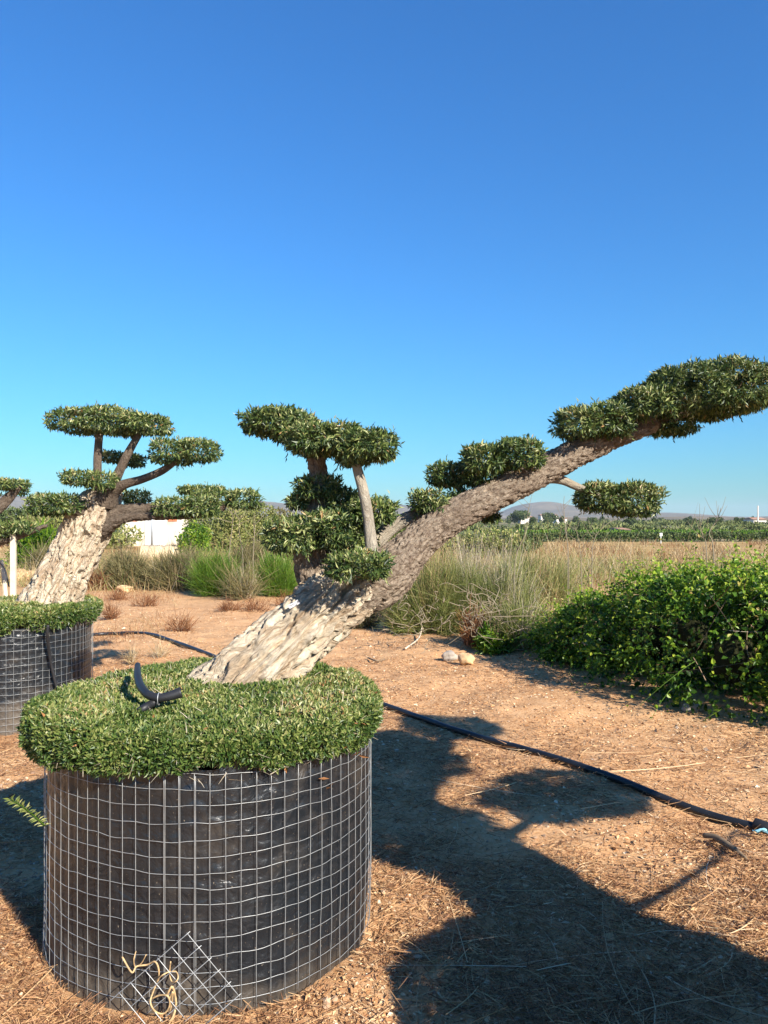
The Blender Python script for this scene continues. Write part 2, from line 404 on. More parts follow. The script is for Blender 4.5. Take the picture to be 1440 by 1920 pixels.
# ------------------------------------------------------------------ wire-mesh planters
PR, PH = .574, .75
def planter_wrinkle(ph, z):
    p = np.stack([np.cos(ph) * 3.0, np.sin(ph) * 3.0, z * 3.2], -1)
    d = (fbm(p, 3, 70) - .5) * .018
    d = d + .0035 * np.abs(np.sin(ph * 39) * np.sin(z * np.pi / .05))
    fold = ridged(np.stack([np.cos(ph) * 6 + z * 4, np.sin(ph) * 6 - z * 3, z * 9], -1), 2, 77)
    d = d + .0045 * np.clip(ridged(np.stack([np.cos(ph) * 14, np.sin(ph) * 14, z * 11 + np.sin(ph * 3)], -1), 2, 91) - .6, 0, 1)
    return d + .020 * np.clip(fold - .62, 0, 1) * np.clip((z - .45) / .3, 0.15, 1)
def lean(ph, z):
    """the basket is a little out of round and swells at the foot"""
    return .012 * np.cos(2 * ph + .7) + .02 * np.clip(.25 - z, 0, 1) * np.cos(ph - 2.6) + .004 * np.cos(5 * ph)
def planter_proto():
    root = thing('mesh_planter', (0, 0, 0), 'proto', 'planter', 'wire mesh planters')
    n, mrow = 468, 76
    ph = np.linspace(0, 2 * np.pi, n, endpoint=False); zz = np.linspace(-.02, PH, mrow)
    PHI, ZZ = np.meshgrid(ph, zz)
    topn = (noise(np.stack([np.cos(PHI) * 5, np.sin(PHI) * 5, 0 * PHI], -1), 3) - .35) * .05
    ZZ = ZZ + topn * np.clip((ZZ - .5) / .25, 0, 1)
    R = PR - .0085 + planter_wrinkle(PHI, ZZ) + lean(PHI, ZZ)
    V = np.stack([R * np.cos(PHI), R * np.sin(PHI), ZZ], -1).reshape(-1, 3)
    i = np.arange(mrow - 1)[:, None] * n; j = np.arange(n)[None]
    Q = np.stack([i + j, i + (j + 1) % n, i + n + (j + 1) % n, i + n + j], -1).reshape(-1, 4)
    part('liner', (V, [Q], None, None), M['liner'], root, True)
    # soil disc
    rr = np.linspace(0, PR - .03, 10); n2 = 48; a = np.linspace(0, 2 * np.pi, n2, endpoint=False)
    A, RR = np.meshgrid(a, rr); zs = .66 + .02 * fbm(np.stack([RR * np.cos(A), RR * np.sin(A), 0 * A], -1) * 6, 3, 2)
    V = np.stack([RR * np.cos(A), RR * np.sin(A), zs], -1).reshape(-1, 3)
    i = np.arange(9)[:, None] * n2; j = np.arange(n2)[None]
    part('soil', (V, [np.stack([i + j, i + (j + 1) % n2, i + n2 + (j + 1) % n2, i + n2 + j], -1).reshape(-1, 4)], None, None), M['core'], root)
    for k in range(15):
        z = .03 + k * .05
        a = np.linspace(0, 2 * np.pi, 156, endpoint=False)
        zw = z + .004 * np.sin(a * 3 + k) + .0022 * (noise(np.stack([np.cos(a) * 9, np.sin(a) * 9, 0 * a + k], -1), 8) - .5) * 4
        r = PR + .004 + lean(a, 0 * a + z) + .003 * (noise(np.stack([np.cos(a) * 7, np.sin(a) * 7, 0 * a + k * 3.3], -1), 12) - .5)
        part('ring_wire', tube(np.stack([r * np.cos(a), r * np.sin(a), zw], -1), 0.00095, 5, closed=True), M['wire'], root, True)
    for k in range(78 + 3):
        off = 0.0 if k < 78 else .0065
        a0 = (k if k < 78 else (58 + (k - 78))) * 2 * np.pi / 78 + off
        z = np.linspace(0, .722 + .02 * rng.random(), 16)
        w = .0035 * (noise(np.stack([z * 6, 0 * z + k, 0 * z], -1), 4) - .5)
        r = PR + .0075 + lean(0 * z + a0, z) + w + 0
        aa = a0 + w * 1.2
        part('vertical_wire', tube(np.stack([r * np.cos(aa), r * np.sin(aa), z], -1), 0.00095, 5), M['wire'], root, True)
    return root
def copy_tree(o, parent=None):
    c = o.copy(); link(c); c.parent = parent
    for ch in o.children: copy_tree(ch, c)
    return c
PLANTERS = [((-.643, 2.898), 0.0, 'near black-lined wire mesh planter with raffia and a mesh scrap at its foot'),
            ((-2.83, 5.88), 2.1, 'wire mesh planter at the left edge with a black tube hanging down it'),
            ((-6.05, 9.1), 4.0, 'wire mesh planter out of sight past the left edge, behind the others'),
            ((1.57, 1.24), 1.2, 'wire mesh planter just out of sight right of the camera')]
proto = planter_proto()
for k, ((x, y), rz, lab) in enumerate(PLANTERS):
    p = proto if k == 0 else copy_tree(proto)
    p.location = (x, y, float(ground_z(np.array([x]), np.array([y]))[0]) * .0); p.rotation_euler.z = rz; p['label'] = lab

# clipped leafy skirts growing over the planters
def skirt_geo(N, L, W, seed):
    prof = np.array([(0, .864), (.30, .866), (.50, .864), (.590, .859), (.626, .842), (.638, .812), (.630, .784), (.614, .764), (.588, .746)])
    seg = np.diff(prof, axis=0); ds = np.linalg.norm(seg, axis=1); mr = (prof[1:, 0] + prof[:-1, 0]) / 2
    w = ds * mr * np.array([1, 1, 1, 1.1, 1.2, 1.2, 1.0, .5]); k = rng.choice(len(seg), N, p=w / w.sum())
    t = np.where(k == 0, np.sqrt(rng.random(N)), rng.random(N))
    rz = prof[k] + seg[k] * t[:, None]; nn = np.stack([-seg[k, 1], seg[k, 0]], 1) * -1
    nn = np.stack([-seg[k, 1], seg[k, 0]], 1); nn = np.where((nn[:, 1:2] < 0) & (k[:, None] < 4), -nn, nn); nn = nn / np.linalg.norm(nn, axis=1)[:, None]
    a = rng.random(N) * 2 * np.pi; ca, sa = np.cos(a), np.sin(a)
    q = np.stack([ca * rz[:, 0], sa * rz[:, 0], rz[:, 1]], 1); n3 = np.stack([ca * nn[:, 0], sa * nn[:, 0], nn[:, 1]], 1)
    lump = (fbm(q * 9, 3, seed) - .5) * .060 + (fbm(q * 2.4, 2, seed + 5) - .5) * .04
    rim = np.clip((rz[:, 0] - .52) / .1, 0, 1) * np.clip((.835 - rz[:, 1]) / .09, 0, 1)
    drop = rim * (noise(np.stack([ca * 6, sa * 6, 0 * a], 1), seed + 9) - .74) * .085
    q = q + n3 * lump[:, None]; q[:, 2] += drop
    q = q - n3 * (rng.exponential(.010, N).clip(0, .04))[:, None]
    D = n3 * .65 + rng.normal(size=(N, 3)) * .85 + np.array((0, 0, .2))
    Nn = n3 + rng.normal(size=(N, 3)) * .6
    s = rng.uniform(.6, 1.25, N)
    patch = fbm(q * 5, 2, seed + 3)
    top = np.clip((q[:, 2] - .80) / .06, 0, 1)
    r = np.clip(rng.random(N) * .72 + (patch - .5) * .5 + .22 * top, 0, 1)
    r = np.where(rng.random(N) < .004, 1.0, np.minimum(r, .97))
    return leaves(q, D, Nn, L * s, W * s, rnd=r)
def skirt_core():
    n, m = 64, 12; a = np.linspace(0, 2 * np.pi, n, endpoint=False)
    prof = np.array([(0.001, .828), (.3, .83), (.47, .824), (.545, .806), (.575, .790), (.585, .775), (.580, .760), (.55, .750)])
    V = np.array([[(r * np.cos(x), r * np.sin(x), z + .03 * (noise(np.array([[r * np.cos(x) * 7, r * np.sin(x) * 7, 0]]), 6)[0] - .7)) for x in a] for r, z in prof]).reshape(-1, 3)
    i = np.arange(len(prof) - 1)[:, None] * n; j = np.arange(n)[None]
    return (V, [np.stack([i + n + j, i + n + (j + 1) % n, i + (j + 1) % n, i + j], -1).reshape(-1, 4)], None, None)
def make_skirt(loc, N, L, W, label, seed):
    t = thing('clipped_ground_cover', (0, 0, 0), label, 'ground cover', 'clipped green mounds filling the planters')
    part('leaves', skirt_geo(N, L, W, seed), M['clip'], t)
    part('light_block_core', skirt_core(), M['core'], t, True)  # solid dark core added under the leaves to block light
    k = 1500; a = rng.random(k) * 2 * np.pi; r = .66 * np.sqrt(rng.random(k)); z = np.where(r < .58, .85, .72 + .1 * rng.random(k)); r = np.where(r < .58, r, .62)
    P = np.stack([r * np.cos(a), r * np.sin(a), z], 1); D = nrm(P - np.array((0, 0, .6))) * .8 + rng.normal(size=(k, 3)) * .5
    part('cut_twig_ends', ribbons(P, D, rng.uniform(.02, .06, k), .003, rng.normal(size=(k, 3)) * .1, 2), M['pale_stalk'], t)
    t.location = (*loc, 0); return t
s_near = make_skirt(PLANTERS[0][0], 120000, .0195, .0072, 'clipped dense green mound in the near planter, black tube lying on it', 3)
s_left = make_skirt(PLANTERS[1][0], 42000, .026, .0095, 'clipped green mound in the planter at the left edge', 13)
for k, lab in ((2, 'clipped green mound in the hidden planter past the left edge'), (3, 'clipped green mound in the planter right of the camera')):
    c = copy_tree(s_left); c.location = (*PLANTERS[k][0], 0); c.rotation_euler.z = k * 1.1; c['label'] = lab

# ------------------------------------------------------------------ olive trees
def bark_tube(P, n, seg, kind, seed):
    """P rows: x y z r. kind: 'old' deep gnarled, 'flaky' plated, 'young' smooth"""
    C = catmull(np.asarray(P, float), n); X, R = C[:, :3], np.maximum(C[:, 3], .003)
    T = nrm(np.gradient(X, axis=0)); A = np.zeros_like(X); a = nrm(np.cross(T[0], np.array((.3, 1, .1))))
    for k in range(n):
        a = a - T[k] * np.dot(a, T[k]); a = a / np.linalg.norm(a); A[k] = a
    B = np.cross(T, A); s = np.concatenate([[0], np.cumsum(np.linalg.norm(np.diff(X, axis=0), axis=1))])
    ph = np.linspace(0, 2 * np.pi, seg, endpoint=False)
    c, sn = np.cos(ph), np.sin(ph)
    bark = np.stack([R[:, None] * c[None], R[:, None] * sn[None], np.broadcast_to(s[:, None], (n, seg))], -1) + seed * 3.1
    kindw = np.asarray(kind) if not isinstance(kind, str) else np.full(n, {'old': 1., 'flaky': .0, 'young': -1.}[kind])
    kw = np.clip(kindw, 0, 1)[:, None]; fw = np.clip(1 - np.abs(kindw), 0, 1)[:, None]
    tw = bark.copy(); ang = s * 1.1                                # the grain spirals slowly
    tw[..., 0] = R[:, None] * np.cos(ph[None] + ang[:, None]); tw[..., 1] = R[:, None] * np.sin(ph[None] + ang[:, None])
    warp = np.stack([fbm(bark * 7, 2, seed + 1), fbm(bark * 7, 2, seed + 2), fbm(bark * 7, 2, seed + 3)], -1) - .5
    q = tw + warp * .07
    sc_ = np.array((1, 1, .22))
    d_old = (fbm(tw * np.array((5, 5, 1.6)), 3, seed + 4) - .5) * .42 * R[:, None]
    g1 = ridged(q * np.array((1, 1, .09)) * 17, 2, seed + 5); d_old = d_old - np.clip(g1 - .72, 0, 1) * .16
    rg = ridged(q * np.array((1, 1, .085)) * 52, 2, seed + 15); d_old = d_old - np.clip(rg - .60, 0, 1) * .055
    kn = fbm((tw + warp * .06) * np.array((1, 1, .11)) * 85, 3, seed + 6, .65); d_old = d_old + (kn - .5) * .024
    lp = fbm(tw * np.array((9, 9, 4)), 3, seed + 16); d_old = d_old + (lp - .5) * .06
    pit = fbm(q * np.array((1, 1, .6)) * 44, 2, seed + 17); d_old = d_old - np.clip(pit - .60, 0, 1) * .10
    hole = noise(q * np.array((9, 9, 4.5)), seed + 7); d_old = d_old - np.clip(hole - .76, 0, 1) * .40
    d_fl = (fbm(bark * np.array((6, 6, 4)), 3, seed + 8) - .5) * .16 * R[:, None]
    w2 = np.stack([fbm(bark * 22, 2, seed + 18), fbm(bark * 22, 2, seed + 19), fbm(bark * 22, 2, seed + 20)], -1) - .5
    pl = ridged((bark + warp * .04 + w2 * .03) * np.array((1, 1, .55)) * 40, 3, seed + 9, .6); d_fl = d_fl - np.clip(pl - .60, 0, 1) * .036
    d_fl = d_fl + (fbm(bark * 75, 2, seed + 10) - .5) * .012
    d_y = (fbm(bark * 12, 3, seed + 11) - .5) * .10 * R[:, None]
    d = d_old * kw + d_fl * fw + d_y * np.clip(-kindw, 0, 1)[:, None]
    RR = R[:, None] + d
    V = X[:, None] + RR[..., None] * (c[None, :, None] * A[:, None] + sn[None, :, None] * B[:, None])
    i = np.arange(n - 1)[:, None] * seg; j = np.arange(seg)[None]
    Q = np.stack([i + j, i + (j + 1) % seg, i + seg + (j + 1) % seg, i + seg + j], -1).reshape(-1, 4)
    V = np.vstack([V.reshape(-1, 3), X[-1:]]); j = np.arange(seg)
    T1 = np.stack([np.full(seg, n * seg), (n - 1) * seg + j, (n - 1) * seg + (j + 1) % seg], -1)
    return (V, [T1, Q], None, np.vstack([bark.reshape(-1, 3), bark[-1, :1]]))
def px_path(rows):
    """rows (px, py, depth, radius px) -> x y z r"""
    return np.array([(*at(a, b, Y), r * Y / F) for a, b, Y, r in rows])

def pad_geo(lumps, dens, L, W, seed, droop=.35, shrink=.15):
    """cloud-pruned foliage: lumps = (centre, (rx, ry, rz)); leaves through an uneven shell"""
    G = []
    for k, (c, r) in enumerate(lumps):
        c = np.array(c); r = np.maximum(np.array(r, float) - L * shrink, L * .5)
        area = 4 * np.pi * ((r[0] * r[1]) ** 1.6 / 3 + (r[0] * r[2]) ** 1.6 / 3 + (r[1] * r[2]) ** 1.6 / 3) ** (1 / 1.6)
        n = int(area * dens); u = sphere_dirs(n * 4)
        wgt = np.linalg.norm(u / r, axis=1); wgt = wgt / wgt.max(); u = u[rng.random(len(u)) < wgt]
        u = u[:n] if len(u) > n else u
        n = len(u)
        e = np.sign(u) * np.abs(u) ** np.array((.90, .90, .60))       # flattened top
        e[:, 2] = np.where(e[:, 2] < 0, e[:, 2] * .82, e[:, 2])
        s = 1 + (fbm(u * np.array((2.2, 2.2, 1.6)) + k * 5 + seed, 3, seed + k) - .5) * .50
        q = c + e * r * s[:, None]
        keep = (fbm(q * 13, 2, seed + 41) + .20 * rng.random(n)) > .50; q, u = q[keep], u[keep]; n = len(q)
        nn = nrm(u / r)
        dep = rng.exponential(.018, n).clip(0, r[2] * .9)
        q = q - nn * dep[:, None]
        bot = np.clip(-nn[:, 2], 0, 1)
        D = nn * .6 + rng.normal(size=(n, 3)) * .75 + np.array((0, 0, 1)) * (.30 - bot * (.6 + droop))[:, None]
        Nn = nn + np.array((0, 0, .4)) + rng.normal(size=(n, 3)) * .6
        sz = rng.uniform(.5, 1.3, n)
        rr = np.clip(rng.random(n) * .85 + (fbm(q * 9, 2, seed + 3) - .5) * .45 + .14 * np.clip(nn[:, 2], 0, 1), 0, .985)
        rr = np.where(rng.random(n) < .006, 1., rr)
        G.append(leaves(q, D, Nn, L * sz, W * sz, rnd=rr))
        # shoots that stick out past the clipped outline, and hanging ones below
        m = int(n * .005); ii = rng.choice(n, m); 
        D2 = nn[ii] * .6 + rng.normal(size=(m, 3)) * .3 + np.array((0, 0, 1)) * np.where(bot[ii] > .3, -.8, .5)[:, None]
        P2 = q[ii] + nrm(D2) * rng.uniform(.0, .022, m)[:, None]
        for t in range(3):
            G.append(leaves(P2 + nrm(D2) * .012 * t, D2 + rng.normal(size=(m, 3)) * .5, rng.normal(size=(m, 3)), L * .9, W * .85))
    return join(G)
def pxl(px, py, Y, hw, hh, ry):
    return (at(px, py, Y), (hw * Y / F, ry, hh * Y / F))

def add_pads(tree, pads, dens, L, W, seed, shrink=.15):
    for k, lumps in enumerate(pads):
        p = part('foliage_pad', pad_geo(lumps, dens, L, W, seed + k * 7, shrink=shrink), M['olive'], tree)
        if shrink < .3 and seed < 200:                # the near tree shows single twigs
            for c, r in lumps:
                c = np.array(c); r = np.array(r)
                for a in rng.random(3) * 2 * np.pi:
                    e = c + r * np.array((np.cos(a) * .8, np.sin(a) * .8, .1)); b_ = c - np.array((0, 0, r[2] * .8))
                    part('twig', tube([b_, (b_ + e) / 2 + np.array((0, 0, -.01)), e], [.007, .005, .002], 5, 6), M['twig'], p, True)

# --- near tree
near = thing('olive_tree', (*at(470, 1262, 3.12)[:2], .70), 'leaning cloud-pruned olive with long branch reaching right, growing from the near planter', 'olive tree', 'cloud-pruned olive trees')
TP = px_path([(395, 1335, 3.06, 84), (440, 1290, 3.10, 80), (490, 1243, 3.15, 73), (550, 1190, 3.22, 66), (612, 1140, 3.28, 61), (668, 1104, 3.34, 57), (718, 1084, 3.39, 50), (752, 1050, 3.43, 41),
              (787, 1014, 3.47, 34), (837, 977, 3.52, 32), (902, 941, 3.56, 30.5), (972, 906, 3.60, 29.5), (1040, 870, 3.64, 28.5), (1100, 841, 3.67, 26), (1160, 815, 3.70, 23), (1220, 794, 3.73, 19), (1290, 765, 3.77, 14), (1370, 735, 3.80, 5)])
n = 560; kk = np.interp(np.linspace(0, 17, n), [0, 4.3, 5.4, 17], [1, 1, 0, 0])
me_geo = bark_tube(TP, n, 170, kk, 11)
V, fs, r_, vec = me_geo
ax = catmull(TP, n)[:, :3]; axn = np.vstack([np.repeat(ax, 170, 0), ax[-1:]])
for a, b, Y, rad, dep in ((398, 1250, 2.97, .045, .055), (470, 1208, 3.03, .026, .04), (603, 1166, 3.12, .024, .05), (515, 1160, 3.10, .02, .03), (440, 1232, 3.0, .018, .03), (560, 1105, 3.2, .022, .03), (735, 1120, 3.30, .02, .02)):
    dd = np.linalg.norm((V - at(a, b, Y)), axis=1); f_ = np.exp(-(dd / rad) ** 2) * dep * (.6 + .8 * noise(V * 60, 3)); V += nrm(axn - V) * f_[:, None]      # rot hollows
trunk = part('trunk', me_geo, M['old_bark'], near, True)
trunk.data.materials.append(M['flaky_bark'])
ring = np.concatenate([np.full(170, n), np.repeat(np.arange(n - 1), 170)])
edge = 5.0 / 17 * n + 24 * (noise(np.stack([np.concatenate([np.zeros(170), np.tile(np.arange(170), n - 1)]) * .12, ring * .05, 0 * ring], -1), 5) - .5) * 2
trunk.data.polygons.foreach_set('material_index', (ring > edge).astype(np.int32))
def limb(rows, n, seg, kind, seed, mat, parent, name='branch'):
    return part(name, bark_tube(px_path(rows), n, seg, kind, seed), M[mat], parent, True)
limb([(640, 1150, 3.34, 40), (598, 1095, 3.38, 36), (583, 1050, 3.40, 32), (588, 1000, 3.42, 28), (598, 945, 3.44, 22), (598, 895, 3.46, 18.5), (590, 850, 3.48, 16), (570, 815, 3.55, 9)], 170, 80, 'flaky', 21, 'flaky_bark', near)
limb([(702, 1100, 3.36, 20), (701, 1072, 3.27, 15), (697, 1035, 3.22, 12), (691, 975, 3.22, 10.5), (681, 920, 3.22, 10), (669, 875, 3.22, 9), (663, 840, 3.23, 7)], 90, 28, 'young', 22, 'young_bark', near)
limb([(672, 1095, 3.50, 20), (692, 1035, 3.54, 17), (735, 988, 3.58, 14), (785, 964, 3.60, 12.5), (835, 945, 3.62, 10)], 110, 40, 'young', 23, 'young_bark', near)
limb([(1005, 888, 3.64, 26), (1030, 894, 3.69, 13), (1056, 901, 3.73, 8.5), (1085, 914, 3.78, 7), (1150, 940, 3.84, 4)], 60, 20, 'young', 24, 'young_bark', near)
limb([(905, 945, 3.70, 9), (870, 925, 3.73, 7), (856, 905, 3.75, 6), (850, 885, 3.75, 5)], 40, 18, 'young', 25, 'young_bark', near)
limb([(1000, 905, 3.62, 10), (975, 885, 3.62, 8), (950, 862, 3.62, 5)], 30, 18, 'young', 26, 'young_bark', near)
pads_near = [
    [pxl(516, 794, 3.72, 62, 25, .24), pxl(556, 806, 3.60, 44, 26, .24)],
    [pxl(596, 828, 3.44, 58, 30, .26), pxl(640, 826, 3.36, 48, 27, .24)],
    [pxl(695, 838, 3.24, 50, 30, .20), pxl(662, 848, 3.26, 34, 28, .18)],
    [pxl(598, 918, 3.46, 46, 24, .17), pxl(640, 938, 3.46, 34, 20, .15), pxl(560, 942, 3.44, 24, 12, .10)],
    [pxl(704, 960, 3.44, 44, 24, .16), pxl(664, 962, 3.48, 36, 24, .16)],
    [pxl(553, 1003, 3.28, 56, 35, .20), pxl(612, 992, 3.30, 52, 36, .18)],
    [pxl(655, 1008, 3.50, 50, 32, .16)],
    [pxl(672, 1060, 3.08, 64, 27, .17)],
    [pxl(838, 891, 3.76, 40, 24, .15)],
    [pxl(905, 866, 3.62, 46, 30, .20), pxl(968, 858, 3.62, 52, 31, .20), pxl(905, 893, 3.66, 36, 22, .15)],
    [pxl(806, 943, 3.58, 38, 24, .14), pxl(852, 932, 3.66, 26, 15, .11)],
    [pxl(1082, 797, 3.64, 46, 32, .20), pxl(1140, 792, 3.66, 40, 34, .20)],
    [pxl(1203, 764, 3.74, 54, 32, .26), pxl(1275, 744, 3.80, 72, 46, .34), pxl(1348, 738, 3.82, 68, 50, .34), pxl(1408, 735, 3.84, 46, 38, .28), pxl(1262, 800, 3.80, 44, 17, .16)],
    [pxl(1125, 934, 3.86, 44, 28, .20), pxl(1185, 941, 3.88, 52, 31, .22)],
    [pxl(922, 968, 3.80, 26, 11, .08)],
]
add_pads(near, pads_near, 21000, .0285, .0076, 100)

# --- second tree, at the left
left = thing('olive_tree', (*at(105, 1110, 5.95)[:2], .70), 'cloud-pruned olive with fat gnarled pale trunk in the left-edge planter', 'olive tree', 'cloud-pruned olive trees')
part('trunk', bark_tube(px_path([(80, 1165, 5.90, 58), (100, 1115, 5.93, 50), (122, 1070, 5.95, 45), (143, 1030, 5.97, 43), (162, 992, 5.99, 42), (184, 955, 6.0, 38), (205, 928, 6.0, 26), (214, 908, 6.0, 12)]), 240, 150, 'old', 33), M['old_bark'], left, True)
limb([(184, 955, 5.97, 24), (183, 928, 5.95, 12), (183, 900, 5.95, 8), (183, 860, 5.97, 7.5), (186, 815, 6.0, 7)], 60, 20, 'young', 34, 'pad_shaded_bark', left)
limb([(198, 940, 6.0, 24), (207, 918, 5.97, 13), (222, 887, 5.95, 9), (240, 850, 5.95, 7.5), (262, 812, 5.97, 6)], 60, 20, 'young', 35, 'pad_shaded_bark', left)
limb([(200, 935, 5.95, 24), (214, 920, 5.90, 13), (234, 908, 5.85, 9), (268, 898, 5.82, 7.5), (305, 882, 5.80, 7), (338, 858, 5.80, 5.5)], 70, 20, 'young', 36, 'pad_shaded_bark', left)
limb([(180, 985, 6.02, 32), (212, 968, 6.0, 21), (250, 957, 5.98, 14), (300, 955, 6.0, 12), (360, 958, 6.1, 11), (420, 950, 6.25, 8)], 90, 36, 'flaky', 37, 'pad_shaded_bark', left)
limb([(178, 1000, 6.0, 26), (208, 984, 5.92, 14), (238, 971, 5.88, 9), (290, 968, 5.86, 8), (350, 968, 5.88, 6), (395, 962, 5.9, 4)], 80, 24, 'flaky', 38, 'pad_shaded_bark', left)
limb([(160, 955, 5.95, 18), (140, 958, 5.85, 9), (105, 955, 5.75, 5)], 30, 16, 'young', 39, 'pad_shaded_bark', left)
pads_left = [
    [pxl(150, 793, 6.0, 54, 25, .38), pxl(210, 791, 6.0, 64, 27, .42), pxl(275, 797, 6.0, 46, 22, .34)],
    [pxl(322, 848, 5.78, 42, 28, .30), pxl(372, 846, 5.80, 42, 24, .28)],
    [pxl(150, 897, 5.80, 34, 17, .24), pxl(190, 902, 5.80, 34, 20, .22)],
    [pxl(215, 858, 6.35, 26, 13, .2), pxl(248, 864, 6.35, 26, 14, .2)],
    [pxl(88, 948, 5.72, 34, 25, .26), pxl(122, 946, 5.76, 32, 22, .26)],
    [pxl(330, 952, 5.86, 44, 23, .2), pxl(378, 951, 5.9, 38, 24, .2)],
    [pxl(405, 935, 6.3, 46, 19, .26), pxl(458, 937, 6.3, 38, 21, .24)],
    [pxl(255, 932, 6.3, 30, 16, .2)],
    [pxl(378, 920, 6.9, 46, 11, .25)],
]
add_pads(left, pads_left, 8500, .036, .0100, 300, .55)

# --- third tree, entering from the left edge, with its prop
far3 = thing('olive_tree', (-6.05, 9.1, .70), 'partly visible cloud-pruned olive at the far left edge, propped by a pale stake', 'olive tree', 'cloud-pruned olive trees')
part('trunk', bark_tube(px_path([(-238, 1115, 9.1, 40), (-215, 1080, 9.1, 36), (-185, 1045, 9.1, 34), (-140, 1020, 9.05, 30), (-100, 1005, 9.0, 24)]), 120, 90, 'old', 51), M['old_bark'], far3, True)
limb([(-150, 1030, 9.05, 24), (-80, 1000, 9.0, 16), (-25, 968, 9.0, 13), (8, 942, 9.0, 10.5), (28, 920, 9.0, 8), (40, 912, 9.0, 4)], 80, 24, 'flaky', 52, 'pad_shaded_bark', far3)
limb([(-150, 1030, 9.0, 22), (-70, 1024, 8.9, 15), (0, 1012, 8.85, 11), (45, 1001, 8.85, 7), (88, 985, 8.85, 3.5)], 80, 24, 'flaky', 53, 'pad_shaded_bark', far3)
add_pads(far3, [[pxl(-10, 908, 9.0, 40, 13, .3), pxl(30, 909, 9.0, 26, 11, .22)], [pxl(36, 923, 9.1, 18, 6, .12)], [pxl(-10, 998, 8.85, 40, 15, .3), pxl(40, 990, 8.85, 36, 12, .25)], [pxl(0, 930, 9.2, 12, 6, .1)]], 3600, .055, .015, 400, .5)

# --- the tree right of the camera whose shadow falls over the path
def uv(u, v, z):
    """along the shadow direction, across it to the right, height"""
    return np.array((-SUN_D[0] * u - SUN_D[1] * v, -SUN_D[1] * u + SUN_D[0] * v, z))
off4 = thing('olive_tree', (1.57, 1.24, .70), 'cloud-pruned olive right of the camera, out of frame, shading the path', 'olive tree', 'cloud-pruned olive trees')
TP4 = np.array([(*uv(.05, 2.12, .60), .30), (*uv(.12, 2.30, .95), .27), (*uv(.18, 2.45, 1.25), .25), (*uv(.25, 2.58, 1.6), .22), (*uv(.3, 2.72, 1.95), .16), (*uv(.3, 2.8, 2.15), .08)])
part('trunk', bark_tube(TP4, 120, 90, 'old', 61), M['old_bark'], off4, True)
def bx4(rows, seed): part('branch', bark_tube(np.array([(*uv(a, b, c), r) for a, b, c, r in rows]), 50, 16, 'young', seed), M['young_bark'], off4, True)
bx4([(.25, 2.6, 1.6, .07), (.35, 3.1, 1.8, .05), (.42, 3.6, 2.0, .04), (.45, 3.85, 2.08, .03)], 62)
bx4([(.2, 2.5, 1.3, .03), (.18, 3.0, 1.38, .018), (.17, 3.45, 1.42, .03)], 63)
bx4([(.1, 2.3, .95, .03), (.12, 2.75, .93, .014), (.14, 3.2, .93, .011), (.15, 3.7, .98, .008)], 64)
add_pads(off4, [[(uv(.42, 3.83, 2.12), (.30, .24, .11))], [(uv(.17, 3.42, 1.45), (.34, .27, .10)), (uv(.22, 3.12, 1.44), (.22, .18, .08))], [(uv(.2, 2.85, 2.12), (.52, .5, .15)), (uv(.35, 3.15, 2.1), (.34, .3, .12))], [(uv(.3, 2.45, 1.42), (.34, .34, .12))]], 9500, .058, .0150, 500, .1)

# paper scrap on the near trunk
G = []
c = at(551, 1134, 3.13)
u = nrm(np.array((.85, .1, .5))); v = nrm(np.array((-.3, -.5, .55)))
gi = np.linspace(-1, 1, 6); V = np.array([c + u * a * .024 + v * b * .011 + np.array((0, -.012, .006)) * (noise(np.array([[a * 1.4, b * 1.4, 3.]]), 5)[0]) for b in gi for a in gi])
i = np.arange(5)[:, None] * 6 + np.arange(5)[None]
V2 = V + np.array((.0, .0012, -.0012)); Qp = np.stack([i, i + 1, i + 7, i + 6], -1).reshape(-1, 4)
tag(part('paper_scrap', join([(V, [Qp], None, None), (V2, [Qp[:, ::-1]], None, None)]), M['paper'], base=c), 'crumpled white paper scrap stuck on the near leaning trunk', 'paper')

# ------------------------------------------------------------------ hoses and tubes
def pipe_pts(pix, r, lift=.0):
    P = np.array([gnd(a, b) for a, b in pix]); P[:, 2] = gz(P) + r + lift; return P
P = pipe_pts([(150, 1194), (200, 1189), (260, 1192), (310, 1204), (360, 1221), (440, 1248), (560, 1284), (640, 1304), (715, 1326), (760, 1341), (830, 1367), (900, 1389), (960, 1408), (1050, 1438), (1150, 1471), (1250, 1507), (1340, 1531), (1428, 1553)], .026)
C = catmull(P, 160); C[:, 2] = np.convolve(np.pad(gz(C), 6, mode='edge'), np.ones(13) / 13, 'valid') + .024
h = part('irrigation_pipe', tube(C, .021, 16), M['black_pipe'], smooth=True, base=C[0]); tag(h, 'long black irrigation pipe lying across the soil behind the near planter', 'pipe', 'black irrigation pipes')
P = pipe_pts([(1416, 1549), (1440, 1556), (1480, 1562), (1560, 1590), (1700, 1640)], .03, .004)
h = part('irrigation_pipe', tube(P, .030, 16, 30), M['rubber_tube'], smooth=True, base=P[0]); tag(h, 'short thicker pipe end joined at the right edge above blue litter', 'pipe', 'black irrigation pipes')
